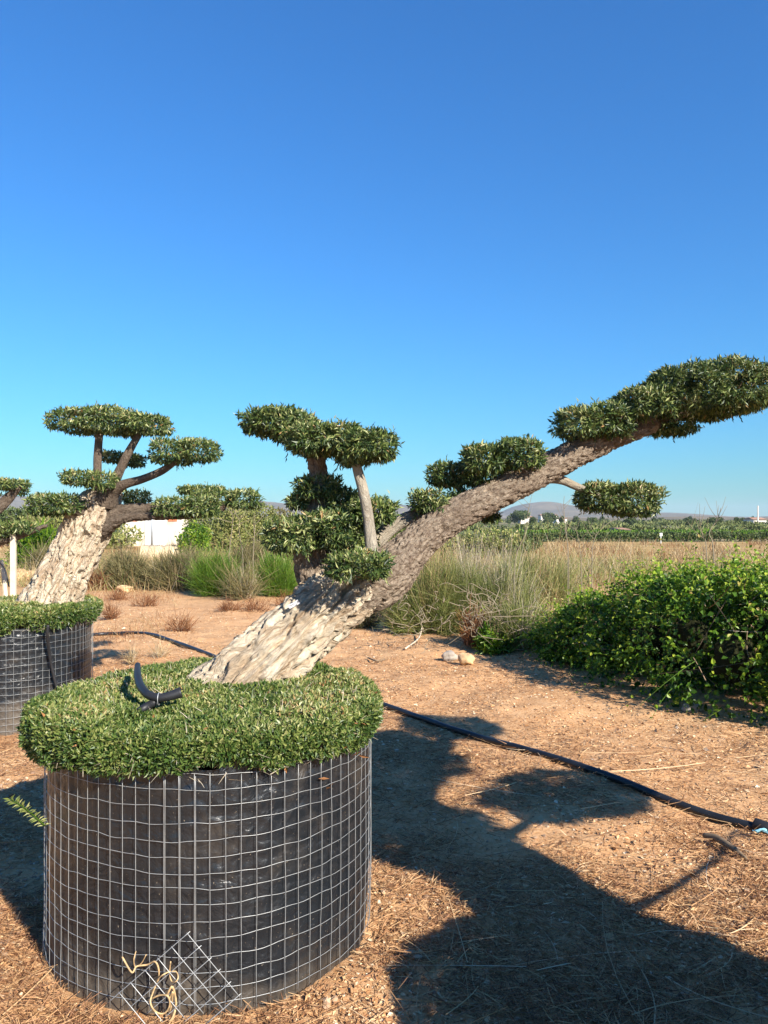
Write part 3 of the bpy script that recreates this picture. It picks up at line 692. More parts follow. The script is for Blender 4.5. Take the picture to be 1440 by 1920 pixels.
# bent tube on the near mound
P = np.array([gnd(258, 1247, .945), gnd(258, 1266, .94), gnd(263, 1285, .93), gnd(277, 1302, .92), gnd(298, 1308, .915), gnd(318, 1305, .92), gnd(340, 1298, .93)])
tt = thing('drip_tube', P[3], 'bent black rubber tube end lying on the near clipped mound', 'tube', 'black drip tubes')
part('curved_tube', tube(P, [.011, .013, .014, .014, .014, .015, .018], 14, 50), M['rubber_tube'], tt, True)
P2 = np.array([gnd(303, 1311, .905), gnd(285, 1319, .895), gnd(268, 1329, .885), gnd(250, 1342, .86)])
part('lower_tube', tube(P2, .013, 12, 24), M['rubber_tube'], tt, True)
a = np.linspace(0, 2 * np.pi, 20, endpoint=False); c = (P[4]); 
part('wire_tie', tube(np.stack([c[0] + 0 * a, c[1] + .0165 * np.cos(a), c[2] - .004 + .020 * np.sin(a)], 1), .0016, 5, closed=True), M['wire'], tt, True)
# hanging tube on the left planter
def cyl_hit(px, py, c, R):
    d = np.array(((px - CX) / F, 1, -(py - HY) / F)); ax, ay = -c[0], -c[1]
    A = d[0] ** 2 + 1; Bq = 2 * (ax * d[0] + ay); Cq = ax * ax + ay * ay - R * R
    disc = max(Bq * Bq - 4 * A * Cq, 0.); t = (-Bq - math.sqrt(disc)) / (2 * A); return np.array((0, 0, H)) + d * t
c1 = PLANTERS[1][0]
P = np.array([cyl_hit(90, 1172, c1, .68), cyl_hit(89, 1190, c1, .67), cyl_hit(92, 1220, c1, .63), cyl_hit(97, 1250, c1, .615), cyl_hit(104, 1280, c1, .615), cyl_hit(112, 1310, c1, .63), cyl_hit(120, 1350, c1, .70), cyl_hit(124, 1385, c1, .74)])
h = part('drip_tube', tube(P, .0105, 12, 50), M['rubber_tube'], smooth=True, base=P[0]); tag(h, 'black tube hanging down the front of the left-edge planter', 'tube', 'black drip tubes')

# ------------------------------------------------------------------ scrap of diagonal mesh and raffia at the near planter's foot
c0 = PLANTERS[0][0]
mesh_t = thing('mesh_scrap', cyl_hit(340, 1860, c0, .612) * np.array((1, 1, 0)), 'scrap of diagonal wire mesh leaning on the foot of the near planter', 'wire mesh')
apex, right, leftc = np.array((352., 1752.)), np.array((448., 1868.)), np.array((200., 1884.))
def dwire(a, b):
    n = 14; pts = [a + (b - a) * t for t in np.linspace(0, 1, n)]
    P = np.array([cyl_hit(*q, c0, .606 + .012 * (q[1] - 1750) / 130) for q in pts]); P[:, 2] += 0.003 * rng.random(); P = P[P[:, 2] > -.01]
    if len(P) > 2: part('diagonal_wire', tube(P, .0013, 5), M['wire'], mesh_t, True)
e1, e2 = right - apex, leftc - apex
for t in (0, .22, .42, .60, .80, 1.0):
    s = apex + e1 * t; ln = 1.0 if t < .3 else .95
    dwire(s - e2 * .03, s + e2 * (ln if t < .2 else max(.2, 1.0 - t * .55)))
for t in (0, .19, .36, .52, .70, .84):
    s = apex + e2 * t; dwire(s - e1 * .02, s + e1 * (1.02 if t < .05 else 1.15 - t * .75))
raf = thing('raffia_tie', cyl_hit(300, 1880, c0, .625) * np.array((1, 1, 0)), 'curled tan raffia string tangled in the near planter mesh', 'string')
def raffia(pix, r):
    P = np.array([cyl_hit(a, b, c0, .614 + .012 * math.sin(k * 1.7)) for k, (a, b) in enumerate(pix)])
    part('strand', tube(P, r, 7, len(pix) * 6), M['raffia'], raf, True)
raffia([(229, 1794), (247, 1823), (256, 1812), (275, 1809), (290, 1803), (297, 1815), (297, 1835), (287, 1860), (282, 1880), (292, 1897), (308, 1900), (318, 1885), (315, 1868), (300, 1866), (285, 1872)], .0026)
raffia([(255, 1783), (251, 1800), (254, 1813), (265, 1806), (274, 1790)], .0016)
raffia([(296, 1836), (305, 1828), (318, 1822), (330, 1822), (334, 1832), (330, 1840), (322, 1840), (318, 1825), (320, 1803)], .0020)
raffia([(312, 1868), (322, 1850), (328, 1865), (330, 1885), (325, 1905), (318, 1915)], .0032)
raffia([(318, 1872), (324, 1860), (322, 1880), (318, 1900)], .0026)
# dry orange leaves caught in the mesh
G = leaves(np.array([cyl_hit(618, 1460, c0, .597), cyl_hit(625, 1468, c0, .597), cyl_hit(622, 1476, c0, .597), cyl_hit(660, 1418, c0, .588), cyl_hit(672, 1416, c0, .588)]), rng.normal(size=(5, 3)), rng.normal(size=(5, 3)), .045, .008)
dl = thing('dry_leaf_cluster', G[0][0], 'dry orange leaves caught in the near planter mesh', 'leaves')
for k in range(5): part('leaf', (G[0][k * 4:k * 4 + 4], [G[1][0][:2]], np.array((.7, .7)), None), M['rust'], dl)

# shoot sprouting from the left side of the near planter
P = np.array([at(84, 1548, 2.56), at(64, 1530, 2.52), at(42, 1512, 2.47), at(20, 1499, 2.43)])
sh = thing('sprouting_shoot', P[0], 'small lit leafy shoot poking from the left side of the near planter', 'shoot')
part('stem', tube(P, [.003, .0025, .002, .0012], 6, 20), M['fennel'], sh, True)
CP = catmull(P, 26); d = nrm(np.gradient(CP, axis=0)); S = nrm(np.cross(d, np.array((0, -1, .2))))
part('leaves', join([leaves(CP, d * .5 + S * s + rng.normal(size=(26, 3)) * .25, np.tile((0, -.6, .8), (26, 1)) + rng.normal(size=(26, 3)) * .3, .024, .0055, rnd=rng.uniform(.55, .9, 26)) for s in (-.8, .8)]), M['clip'], sh)

# ------------------------------------------------------------------ ground litter
def in_view(n, y0, y1, margin=.35, power=1.0):
    y = y0 + (y1 - y0) * rng.random(n) ** power
    x = (rng.random(n) * 2 - 1) * (y * .5 + margin); return x, y
def free(x, y, rad=.66):
    ok = np.ones(len(x), bool)
    for (a, b), _, _ in PLANTERS: ok &= np.hypot(x - a, y - b) > rad
    return ok
def litter_pts(n, y0, y1, power, keep):
    x, y = in_view(n, y0, y1, .5, power); ok = free(x, y, .592)
    x, y = x[ok], y[ok]
    k = keep(x, y) > rng.random(len(x)); x, y = x[k], y[k]
    z = ground_z(x, y); return np.stack([x, y, z], 1)
def straw_keep(x, y):
    pipe = np.interp(x, [-3.3, -2, -.02, .9, 1.2, 2.2], [9.5, 7.6, 6.1, 4.6, 4.1, 3.5])
    f = fbm(np.stack([x * 2.2, y * 2.2, 0 * x], 1), 3, 88)
    return np.clip((f - .28) * 3.4, .08, 1) * np.where(y < pipe, 1, .45)
P = litter_pts(250000, 2.0, 8.5, 1.6, straw_keep); n = len(P)
az = rng.random(n) * 2 * np.pi; el = rng.normal(0, .22, n)
D = np.stack([np.cos(az) * np.cos(el), np.sin(az) * np.cos(el), np.abs(np.sin(el))], 1)
P[:, 2] += rng.exponential(.006, n)
bend = rng.normal(size=(n, 3)) * np.array((.3, .3, .12))
SL, SW = rng.uniform(.014, .070, n), rng.uniform(.0016, .0042, n); SR = np.clip(rng.random(n) * .8 + .4 * (fbm(P * 3, 2, 61) - .4), 0, 1); SS = rng.normal(size=(n, 3)) * .4
nearm = P[:, 1] < 3.6
g1 = join([ribbons(P[m_], D[m_], SL[m_], SW[m_], bend[m_], k_, rnd=SR[m_], taper=.4, side=SS[m_]) for m_, k_ in ((nearm, 2), (~nearm, 1))])
tag(part('straw_litter', g1, M['straw']), 'dry straw and shredded leaf litter strewn over the soil', 'litter', kind='stuff')
# long dry stalks lying in the shade
n = 700; x, y = in_view(n, 2.05, 5.2, .2, 1.4); ok = free(x, y, .75); x, y = x[ok], y[ok]; n = len(x)
P = np.stack([x, y, ground_z(x, y) + .008 + rng.random(n) * .02], 1); az = rng.random(n) * 2 * np.pi
D = np.stack([np.cos(az), np.sin(az), rng.normal(.03, .05, n)], 1)
tag(part('dry_stalks', ribbons(P, D, rng.uniform(.10, .45, n) * np.where(rng.random(n) < .15, 1.6, 1), rng.uniform(.002, .0042, n), rng.normal(size=(n, 3)) * np.array((.22, .22, .03)), 5, taper=.6, side=rng.normal(size=(n, 3))), M['straw']), 'long dry stalks lying loose on the straw', 'stalks', kind='stuff')
# chips and grit
def chip_keep(x, y): return np.clip((fbm(np.stack([x * 1.6, y * 1.6, 0 * x + 5], 1), 3, 23) - .25) * 2.6, .1, 1)
P = litter_pts(140000, 2.2, 13., 1.3, chip_keep); n = len(P); az = rng.random(n) * 2 * np.pi
D = np.stack([np.cos(az), np.sin(az), rng.normal(0, .25, n)], 1); P[:, 2] += .003
Nn = np.array((0, 0, 1.)) + rng.normal(size=(n, 3)) * .45; S = rng.lognormal(0, .35, n)
tag(part('wood_chips', leaves(P, D, Nn, .017 * S, .009 * S, fold=.12), M['chips']), 'pale chips and dry flakes scattered over the soil', 'chips', kind='stuff')
# pebbles
t_ = (1 + 5 ** .5) / 2
ICO = nrm(np.array([(-1, t_, 0), (1, t_, 0), (-1, -t_, 0), (1, -t_, 0), (0, -1, t_), (0, 1, t_), (0, -1, -t_), (0, 1, -t_), (t_, 0, -1), (t_, 0, 1), (-t_, 0, -1), (-t_, 0, 1)]))
ICF = np.array([(0, 11, 5), (0, 5, 1), (0, 1, 7), (0, 7, 10), (0, 10, 11), (1, 5, 9), (5, 11, 4), (11, 10, 2), (10, 7, 6), (7, 1, 8), (3, 9, 4), (3, 4, 2), (3, 2, 6), (3, 6, 8), (3, 8, 9), (4, 9, 5), (2, 4, 11), (6, 2, 10), (8, 6, 7), (9, 8, 1)])
x, y = in_view(2800, 2.1, 12, .5, 1.1); lx = -rng.random(1800) * 1.3 - 1.2; ly = 2.6 + rng.random(1800) * 2.0
x = np.concatenate([x, lx]); y = np.concatenate([y, ly]); ok = free(x, y, .65); x, y = x[ok], y[ok]; n = len(x)
s = rng.lognormal(math.log(.007), .5, n).clip(.003, .019)
B = ICO[None] * (1 + .35 * (rng.random((n, 12, 1)) - .5)) * (s[:, None] * rng.uniform(.6, 1.3, (n, 3)) * np.array((1, 1, .6)))[:, None]
V = B + np.stack([x, y, ground_z(x, y) + s * .12], 1)[:, None]
tag(part('pebbles', (V.reshape(-1, 3), [(np.arange(n)[:, None, None] * 12 + ICF[None]).reshape(-1, 3)], np.repeat(rng.random(n), 20), None), M['pebble']), 'loose pebbles and grit scattered over the path', 'pebbles', kind='stuff')

def stone(c, r, seed, label, mat):
    a = np.linspace(0, 2 * np.pi, 28, endpoint=False); b = np.linspace(-np.pi / 2, np.pi / 2, 16)
    A, Bq = np.meshgrid(a, b); u = np.stack([np.cos(Bq) * np.cos(A), np.cos(Bq) * np.sin(A), np.sin(Bq)], -1)
    s = 1 + (fbm(u * 1.5 + seed, 3, seed) - .5) * .9 - .18 * np.clip(ridged(u * 2 + seed, 2, seed + 2) - .7, 0, 1) * 3
    c = np.array(c, float); c[2] += float(gz(c)[0]); V = c + u * s[..., None] * np.array(r); n = 28
    i = np.arange(15)[:, None] * n; j = np.arange(n)[None]
    Q = np.stack([i + j, i + (j + 1) % n, i + n + (j + 1) % n, i + n + j], -1).reshape(-1, 4)
    return tag(part('stone', (V.reshape(-1, 3), [Q], None, None), mat, smooth=True, base=np.array(c) * np.array((1, 1, 0))), label, 'stone', 'stones at the edge of the path')
g = gnd(875, 1246); stone((g[0], g[1], .055), (.085, .07, .062), 4, 'rounded sunlit tan stone at the foot of the weeds', M['tan_stone'])
g = gnd(843, 1240); stone((g[0], g[1] + .05, .05), (.08, .06, .06), 8, 'shaded grey stone left of the rounded tan one', M['grey_stone'])
g = gnd(1297, 1340); stone((g[0], g[1], .03), (.07, .06, .05), 14, 'grey flat stone at the foot of the bramble', M['grey_stone'])
g = gnd(235, 1110); stone((g[0], g[1], .05), (.16, .1, .08), 17, 'pale stone in front of the dry shrub', M['tan_stone'])
for k, (a, b) in enumerate(((45, 1088), (58, 1085), (38, 1082), (50, 1078), (66, 1080), (30, 1090))):
    g = gnd(a, b); stone((g[0], g[1], .08), (.22, .16, .13), 20 + k, 'pale tan rubble stone between the stake and the left trunk', M['tan_stone'])['group'] = 'rubble between the stake and the trunk'

# blue litter and dead branch near the pipe end
c = gnd(1426, 1566); gi = np.linspace(-1, 1, 7)
V = np.array([c + np.array((a * .030, b * .012 + a * -.010, .012 + .022 * noise(np.array([[a * 1.7, b * 1.7, 1.]]), 6)[0])) for b in gi for a in gi]); i = np.arange(6)[:, None] * 7 + np.arange(6)[None]
Qp = np.stack([i, i + 1, i + 8, i + 7], -1).reshape(-1, 4)
tag(part('plastic_scrap', join([(V, [Qp], None, None), (V - np.array((0, 0, .001)), [Qp[:, ::-1]], None, None)]), M['blue_film'], base=c), 'small crumpled pale blue plastic scrap under the pipe end', 'litter')
def stick(pix, r, lift, label, name='dead_branch', mat='twig', n=24):
    P = np.array([gnd(a, b) for a, b in pix]); P[:, 2] = gz(P) + np.array(lift)
    return tag(part(name, tube(P, r, 7, n), M[mat], smooth=True, base=P[0] * np.array((1, 1, 0))), label, 'branch', 'dead sticks on the path')
stick([(1320, 1570), (1345, 1580), (1375, 1598), (1400, 1612)], [.012, .016, .013, .006], [.03, .04, .035, .02], 'short dead branch lying below the pipe near the right edge')
stick([(760, 1222), (785, 1205), (792, 1190), (800, 1165)], [.010, .009, .007, .004], [.02, .05, .12, .25], 'bleached curved stick propped on the weeds right of the near trunk', mat='stake')
stick([(690, 1238), (705, 1246), (722, 1243)], [.008, .01, .005], [.02, .03, .02], 'small dark curled bark piece right of the near trunk')

# ------------------------------------------------------------------ shrubs and weeds
def dome_pts(n, c, r, hollow=.0):
    u = sphere_dirs(n); u[:, 2] = np.abs(u[:, 2]); t = (hollow + (1 - hollow) * rng.random(n)) ** (1 / 2.2)
    return np.array(c) + u * t[:, None] * np.array(r), u
def wispy(name, c, r, n, mat, label, cat='shrub', group=None, L=(.15, .4), W=.006, stems=60, stem_mat='twig', spread=.6, stem_w=.012, up=1.0):
    """bush of fine upright sprays on thin stems"""
    c = np.array(c); r = np.array(r); t = thing(name, (c[0], c[1], 0), label, cat, group); n = int(n * .72); W = W * 1.18
    kq = 7; ang = rng.random(kq) * 2 * np.pi; rad = np.sqrt(rng.random(kq)) * .62
    sub = np.stack([np.cos(ang) * rad * r[0], np.sin(ang) * rad * r[1], 0 * ang], 1)
    sr = r * np.stack([rng.uniform(.32, .55, kq), rng.uniform(.32, .55, kq), (1.0 - .55 * rad) * rng.uniform(.6, 1.0, kq)], 1)
    wq = sr[:, 0] * sr[:, 2]; which = rng.choice(kq, n, p=wq / wq.sum())
    Pu, u = dome_pts(n, (0, 0, 0), (1, 1, 1)); P = c + sub[which] + Pu * sr[which] * (.88 + rng.normal(0, .10, n) + .5 * (fbm(u * 3 + which[:, None] * 2.7, 2, 3) - .5))[:, None]
    P[:, 2] = np.maximum(P[:, 2], .01)
    D = nrm((P - c) / r) * spread + np.array((0, 0, up)) + rng.normal(size=(n, 3)) * .55
    rn = np.clip(rng.random(n) * .75 + (fbm(P * 2.5 / max(r[0], .3), 2, 5) - .38) * .8, 0, 1)
    part('sprays', ribbons(P, D, rng.uniform(*L, n), W, rng.normal(size=(n, 3)) * .5, 2, rnd=rn), M[mat], t)
    a = rng.random(stems) * 2 * np.pi; q = rng.random(stems) ** .6
    B = c + np.stack([np.cos(a) * q * r[0] * .3, np.sin(a) * q * r[1] * .3, 0 * a], 1)
    E = c + np.stack([np.cos(a) * q * r[0], np.sin(a) * q * r[1], r[2] * (1.05 - .6 * q ** 2) * rng.uniform(.7, 1.1, stems)], 1)
    part('stems', ribbons(B, E - B, np.linalg.norm(E - B, axis=1), stem_w, rng.normal(size=(stems, 3)) * .12, 4), M[stem_mat], t)
    return t
def pxb(px, top, base_y, hw):
    """shrub seat: base point, and radii from the photo's outline"""
    g = gnd(px, base_y); return g, hw * g[1] / F, H - (top - HY) / F * g[1]
def bush(px, top, base, hw, n, mat, label, depth=1., name='shrub', **k):
    g, rx, h_ = pxb(px, top, base, hw); g = g + np.array((0, rx * depth * .8, 0))
    return wispy(name, g, (rx, rx * depth, max(h_, .2)), n, mat, label, **k)
GS = 'shrubs behind the soil strip'
bush(222, 1012, 1106, 66, 9000, 'scrub', 'grey-green fine-twigged shrub right of the left tree trunk', group=GS, L=(.10, .26), W=.012, stems=90, stem_mat='twig')
bush(318, 1035, 1110, 52, 6000, 'scrub', 'brownish half-dry shrub left of the bright green tufts', group=GS, L=(.12, .38), W=.011, stems=90, stem_mat='twig')
bush(175, 1065, 1108, 26, 1400, 'rust', 'small rust-orange weed beside the left trunk foot', group=GS, L=(.08, .2), W=.012, stems=40)
bush(395, 1034, 1118, 46, 12000, 'fennel', 'bright green feathery tuft, the left one of two', group=GS, L=(.15, .35), W=.008, stems=120, stem_mat='dry', up=1.5, spread=.35)
bush(512, 1036, 1120, 42, 11000, 'fennel', 'bright green feathery tuft, the right one, beside the near tree', group=GS, L=(.15, .35), W=.008, stems=120, stem_mat='dry', up=1.5, spread=.35)
bush(452, 1060, 1126, 46, 700, 'scrub', 'sprawling clump of dry pale reeds between the green tufts', group=GS, L=(.2, .6), W=.009, stems=70, stem_mat='pale_stalk', spread=.9, stem_w=.010)
for px, top, base, hw, lab in ((204, 1118, 1163, 18, 'small rusty weed right beside the left planter mound'), (265, 1108, 1142, 26, 'low brown weed near the middle of the soil strip'), (330, 1142, 1188, 28, 'rusty-brown dry weed beyond the pipe'),
                               (470, 1112, 1152, 34, 'low brown dry weed left of the near trunk'), (425, 1118, 1150, 24, 'small dry weed in front of the reeds'), (205, 1100, 1128, 30, 'thin brown weed by the shaded shrub foot'), (530, 1105, 1140, 30, 'brown dry weed touching the near trunk behind the paper scrap')):
    bush(px, top, base, hw, 420, 'rust', lab, group='dry rusty weeds on the soil strip', name='dry_weed', L=(.04, .14), W=.006, stems=22, stem_w=.006, spread=.9, stem_mat='rust')
for px, top, base, hw, lab in ((290, 1205, 1238, 22, 'pale dry grass wisps poking up behind the near mound'), (245, 1222, 1248, 12, 'tiny dry wisp behind the near mound at its left')):
    bush(px, top, base, hw, 120, 'dry', lab, group='dry wisps', name='dry_grass_tuft', cat='grass', L=(.08, .2), W=.004, stems=24, stem_w=.004, stem_mat='pale_stalk')
bush(455, 1012, 1085, 62, 9000, 'scrub', 'olive scrub standing behind the green tufts', group=GS, L=(.15, .4), W=.014, stems=60)
bush(560, 1005, 1090, 50, 7000, 'sage', 'green scrub behind the foot of the near tree', group=GS, L=(.15, .4), W=.014, stems=60)
bush(350, 1022, 1092, 40, 5000, 'scrub', 'brown scrub between the hut and the left green tuft', group=GS, L=(.15, .35), W=.014, stems=60)
# left thickets
bush(30, 938, 1078, 95, 16000, 'bramble', 'lush green thicket behind the far-left tree', group=GS, L=(.15, .3), W=.05, stems=80, up=.5)
bush(95, 1010, 1082, 62, 9000, 'scrub', 'dark brown tangled scrub left of the left trunk', group=GS, L=(.15, .4), W=.016, stems=160, stem_mat='dry')
# weeds right of the near trunk
GW = 'weeds right of the near tree'
bush(815, 985, 1196, 68, 12000, 'sage', 'grey-green feathery weed right under the near branch', group=GW, L=(.12, .34), W=.0055, stems=200, stem_mat='dry', stem_w=.006, depth=1.1)
bush(885, 1000, 1192, 64, 10000, 'sage', 'yellow-green feathery weed above the rounded stone', group=GW, L=(.12, .34), W=.0055, stems=220, stem_mat='pale_stalk', stem_w=.006, depth=1.1)
bush(960, 1008, 1196, 74, 10000, 'sage', 'feathery weed with pale stalks left of the bramble', group=GW, L=(.10, .30), W=.0055, stems=220, stem_mat='pale_stalk', stem_w=.006, depth=1.1)
bush(1025, 1000, 1150, 90, 8500, 'sage', 'grey-green weed behind the left end of the bramble', group=GW, L=(.14, .4), W=.007, stems=200, stem_mat='dry', stem_w=.008)
bush(900, 1000, 1140, 95, 3500, 'dry', 'tall dry grass clump behind the feathery weeds', group=GW, L=(.2, .5), W=.007, stems=220, stem_mat='pale_stalk', stem_w=.008)
bush(765, 1070, 1190, 52, 5500, 'sage', 'brown dry weed under the bend of the near branch', group=GW, L=(.10, .26), W=.006, stems=150, stem_mat='pale_stalk', stem_w=.005)
bush(690, 1120, 1180, 42, 2500, 'scrub', 'low dry tangle behind the near trunk', group=GW, L=(.08, .2), W=.006, stems=100, stem_mat='pale_stalk', stem_w=.005)
bush(892, 1128, 1216, 32, 1500, 'rust', 'reddish weed with green tips behind the rounded stone', group=GW, L=(.06, .18), W=.010, stems=50, up=1.4, spread=.3)
bush(905, 1115, 1208, 24, 900, 'bramble', 'bright green upright sprig above the reddish weed', group=GW, L=(.05, .12), W=.018, stems=20, up=1.4, spread=.3)
bush(985, 1100, 1226, 58, 7000, 'sage', 'low feathery weed filling the gap before the bramble', group=GW, L=(.08, .24), W=.0055, stems=110, stem_mat='pale_stalk', stem_w=.005)
bush(935, 1150, 1226, 44, 3000, 'bramble', 'low bright green trailing growth left of the bramble', group=GW, L=(.03, .07), W=.024, stems=40, up=.5, spread=.8)
# pale dead twigs in front of those weeds
tw = thing('dead_twigs', gnd(800, 1205), 'bleached dead twigs tangled at the foot of the weeds', 'twigs', GW)
for k in range(80):
    a, b = rng.uniform(735, 1010), rng.uniform(1110, 1200); Y = 8.2 + rng.random() * .9
    p0 = at(a, b, Y); p0[2] = max(p0[2], .02); d = np.array((rng.normal() * .7, rng.normal() * .25, rng.normal(.25, .35)))
    L_ = rng.uniform(.15, .55); P = [p0 + d * L_ * t + np.array((rng.normal(), rng.normal(), rng.normal())) * .035 * L_ * 3 * (t > 0) for t in np.linspace(0, 1, 5)]
    P = np.array(P); P[:, 2] = np.maximum(P[:, 2], .012)
    part('twig', tube(P, [.0045, .004, .0035, .003, .0015], 5, 14), M['pale_stalk'], tw, True)
# tall thin dry stalks rising above the field
GT = 'tall dry stalks standing before the field'
def stalk(pix, Y, label, r=.006):
    P = np.array([at(a, b, Y) for a, b in pix]); P = np.vstack([np.array((P[0][0], Y, 0)), P])
    t = thing('tall_stalk', P[0], label, 'stalk', GT)
    part('stem', tube(P, np.linspace(r, r * .35, len(P)), 6, 40), M['pale_stalk'], t, True)
    C = catmull(P, 40)
    for k in rng.integers(18, 38, 5):
        d = np.array((rng.normal() * .6, rng.normal() * .3, rng.uniform(.4, 1))); part('side_twig', tube([C[k], C[k] + d * .10 * Y / 8, C[k] + d * .2 * Y / 8 + np.array((0, 0, .04))], [r * .5, r * .35, r * .2], 5, 6), M['pale_stalk'], t, True)
stalk([(1066, 1050), (1060, 990), (1057, 950), (1058, 930)], 8.5, 'tallest thin dry stalk standing left of the hanging pad')
stalk([(1090, 1060), (1083, 1005), (1077, 985)], 8.7, 'thin dry stalk just right of the tallest one')
stalk([(1110, 1060), (1115, 1010), (1135, 985), (1160, 972)], 8.6, 'forked dry stalk leaning towards the hanging pad')
stalk([(1338, 1045), (1330, 1000), (1345, 975), (1352, 952)], 7.0, 'bare forked stalk rising from the bramble top at right')
stalk([(1325, 1045), (1318, 1005), (1312, 985)], 7.0, 'short bare stalk beside the forked one over the bramble')
stalk([(965, 1060), (985, 1000), (990, 960), (998, 925)], 9.5, 'dry stalk behind the branch left of the tallest stalk')
stalk([(430, 1040), (436, 980), (434, 955)], 17, 'tall reed stem standing before the green thicket', .012)
stalk([(475, 1040), (478, 985), (476, 960)], 17, 'second tall reed stem before the thicket, nearer the near tree', .012)
stalk([(455, 1040), (448, 990), (452, 965)], 17.5, 'thin reed stem between the two tall reed stems', .010)

# bramble mass at the right
def bramble():
    base = [gnd(985, 1240), gnd(1030, 1262), gnd(1100, 1290), gnd(1190, 1312), gnd(1280, 1338), gnd(1370, 1362), gnd(1470, 1388), gnd(1600, 1420)]
    hts = [.50, .84, 1.04, 1.12, 1.16, 1.19, 1.21, 1.18]
    t = thing('bramble', base[4], 'broad glossy green bramble spilling over the right side of the path', 'bramble')
    lumps = []
    nrm2 = np.array((.86, .51, 0))
    for k, (b, h_) in enumerate(zip(base, hts)):
        for s in range(4):
            c = b + nrm2 * (.50 + .55 * s) + rng.normal(size=3) * np.array((.16, .16, 0)); c[2] = h_ * rng.uniform(.34, .48)
            lumps.append((c, np.array((.52, .52, h_ * .56)) * rng.uniform(.66, 1.15)))
    lumps = [(c, r) for c, r in lumps]
    C = np.array([c for c, r in lumps]); R = np.array([r for c, r in lumps])
    def surf(n, inset):
        k = rng.integers(0, len(C), n); u = sphere_dirs(n)
        s = inset * (1 + (fbm(u * 2.4 + k[:, None] * 3.1, 3, 9) - .5) * .5)
        P = C[k] + u * R[k] * s[:, None]; inside = np.zeros(n, bool)
        for q in range(len(C)): inside |= (np.linalg.norm((P - C[q]) / R[q], axis=1) < inset * .80)
        ok = ~inside & (P[:, 2] > .02); return P[ok], nrm(u[ok] / R[k][ok])
    P, nn = surf(70000, .93); n = len(P)
    D = nn * .3 + rng.normal(size=(n, 3)) * .6 + np.array((0, 0, -.15)); Nn = nn * .8 + np.array((0, 0, .7)) + rng.normal(size=(n, 3)) * .5
    sz = rng.uniform(.5, 1.2, n)
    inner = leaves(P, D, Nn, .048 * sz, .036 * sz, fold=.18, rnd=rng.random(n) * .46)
    # shoots
    P, nn = surf(7500, 1.0); n = len(P)
    D = nn * .8 + rng.normal(size=(n, 3)) * .6 + np.array((0, 0, .35)); D = nrm(D); L = rng.uniform(.08, .30, n) + (rng.random(n) < .10) * rng.uniform(.1, .35, n); bend = np.array((0, 0, -.45)) + rng.normal(size=(n, 3)) * .25
    st = ribbons(P, D, L, .0045, bend, 5, rnd=rng.random(n)); G = [inner]
    for tt_ in np.linspace(.12, 1, 8):
        q = P + D * (L * tt_)[:, None] + bend * (L * tt_ ** 2)[:, None]
        sd = rng.normal(size=(n, 3)); sz = rng.uniform(.6, 1.15, n) * (1.05 - .45 * tt_)
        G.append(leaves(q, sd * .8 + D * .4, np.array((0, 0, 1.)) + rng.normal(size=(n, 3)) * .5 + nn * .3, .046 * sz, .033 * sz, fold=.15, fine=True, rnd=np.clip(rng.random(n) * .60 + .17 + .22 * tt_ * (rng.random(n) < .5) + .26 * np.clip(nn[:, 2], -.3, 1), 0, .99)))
    P, nn = surf(2600, 1.0); ok = nn[:, 2] > .35; P, nn = P[ok], nn[ok]; n = len(P)
    D = nrm(nn * .5 + rng.normal(size=(n, 3)) * .45 + np.array((0, 0, .6))); L = rng.uniform(.07, .24, n); bend = rng.normal(size=(n, 3)) * .35
    st = join([st, ribbons(P, D, L, .004, bend, 5)])
    for tt_ in np.linspace(.15, 1, 9):
        q = P + D * (L * tt_)[:, None] + bend * (L * tt_ ** 2)[:, None]; sz = rng.uniform(.6, 1.2, n) * (1.1 - .5 * tt_)
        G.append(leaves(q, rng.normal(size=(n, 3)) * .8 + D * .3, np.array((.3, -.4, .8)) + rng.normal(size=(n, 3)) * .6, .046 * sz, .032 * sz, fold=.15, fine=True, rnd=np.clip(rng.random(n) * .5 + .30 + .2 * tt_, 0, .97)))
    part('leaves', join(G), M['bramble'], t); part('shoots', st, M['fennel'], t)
    # dark bare canes inside and a few bleached ones outside
    P, nn = surf(500, .85); n = len(P); d = rng.normal(size=(n, 3)) + np.array((0, 0, .2))
    part('canes', ribbons(P, d, rng.uniform(.3, .8, n), .008, rng.normal(size=(n, 3)) * .3, 5), M['twig'], t)['kind'] = 'stuff'
    P, nn = surf(170, 1.0); n = len(P); d = nn * .25 + rng.normal(size=(n, 3)) * .8
    part('dry_canes', ribbons(P, d, rng.uniform(.2, .5, n), .005, rng.normal(size=(n, 3)) * .3, 4), M['pale_stalk'], t)['kind'] = 'stuff'
    Pc = []
    for c, r in lumps:       # opaque dark heart added to block light inside the bush
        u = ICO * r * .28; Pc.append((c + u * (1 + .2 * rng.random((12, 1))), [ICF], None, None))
    part('light_block_heart', join(Pc), M['core'], t)['kind'] = 'stuff'
bramble()

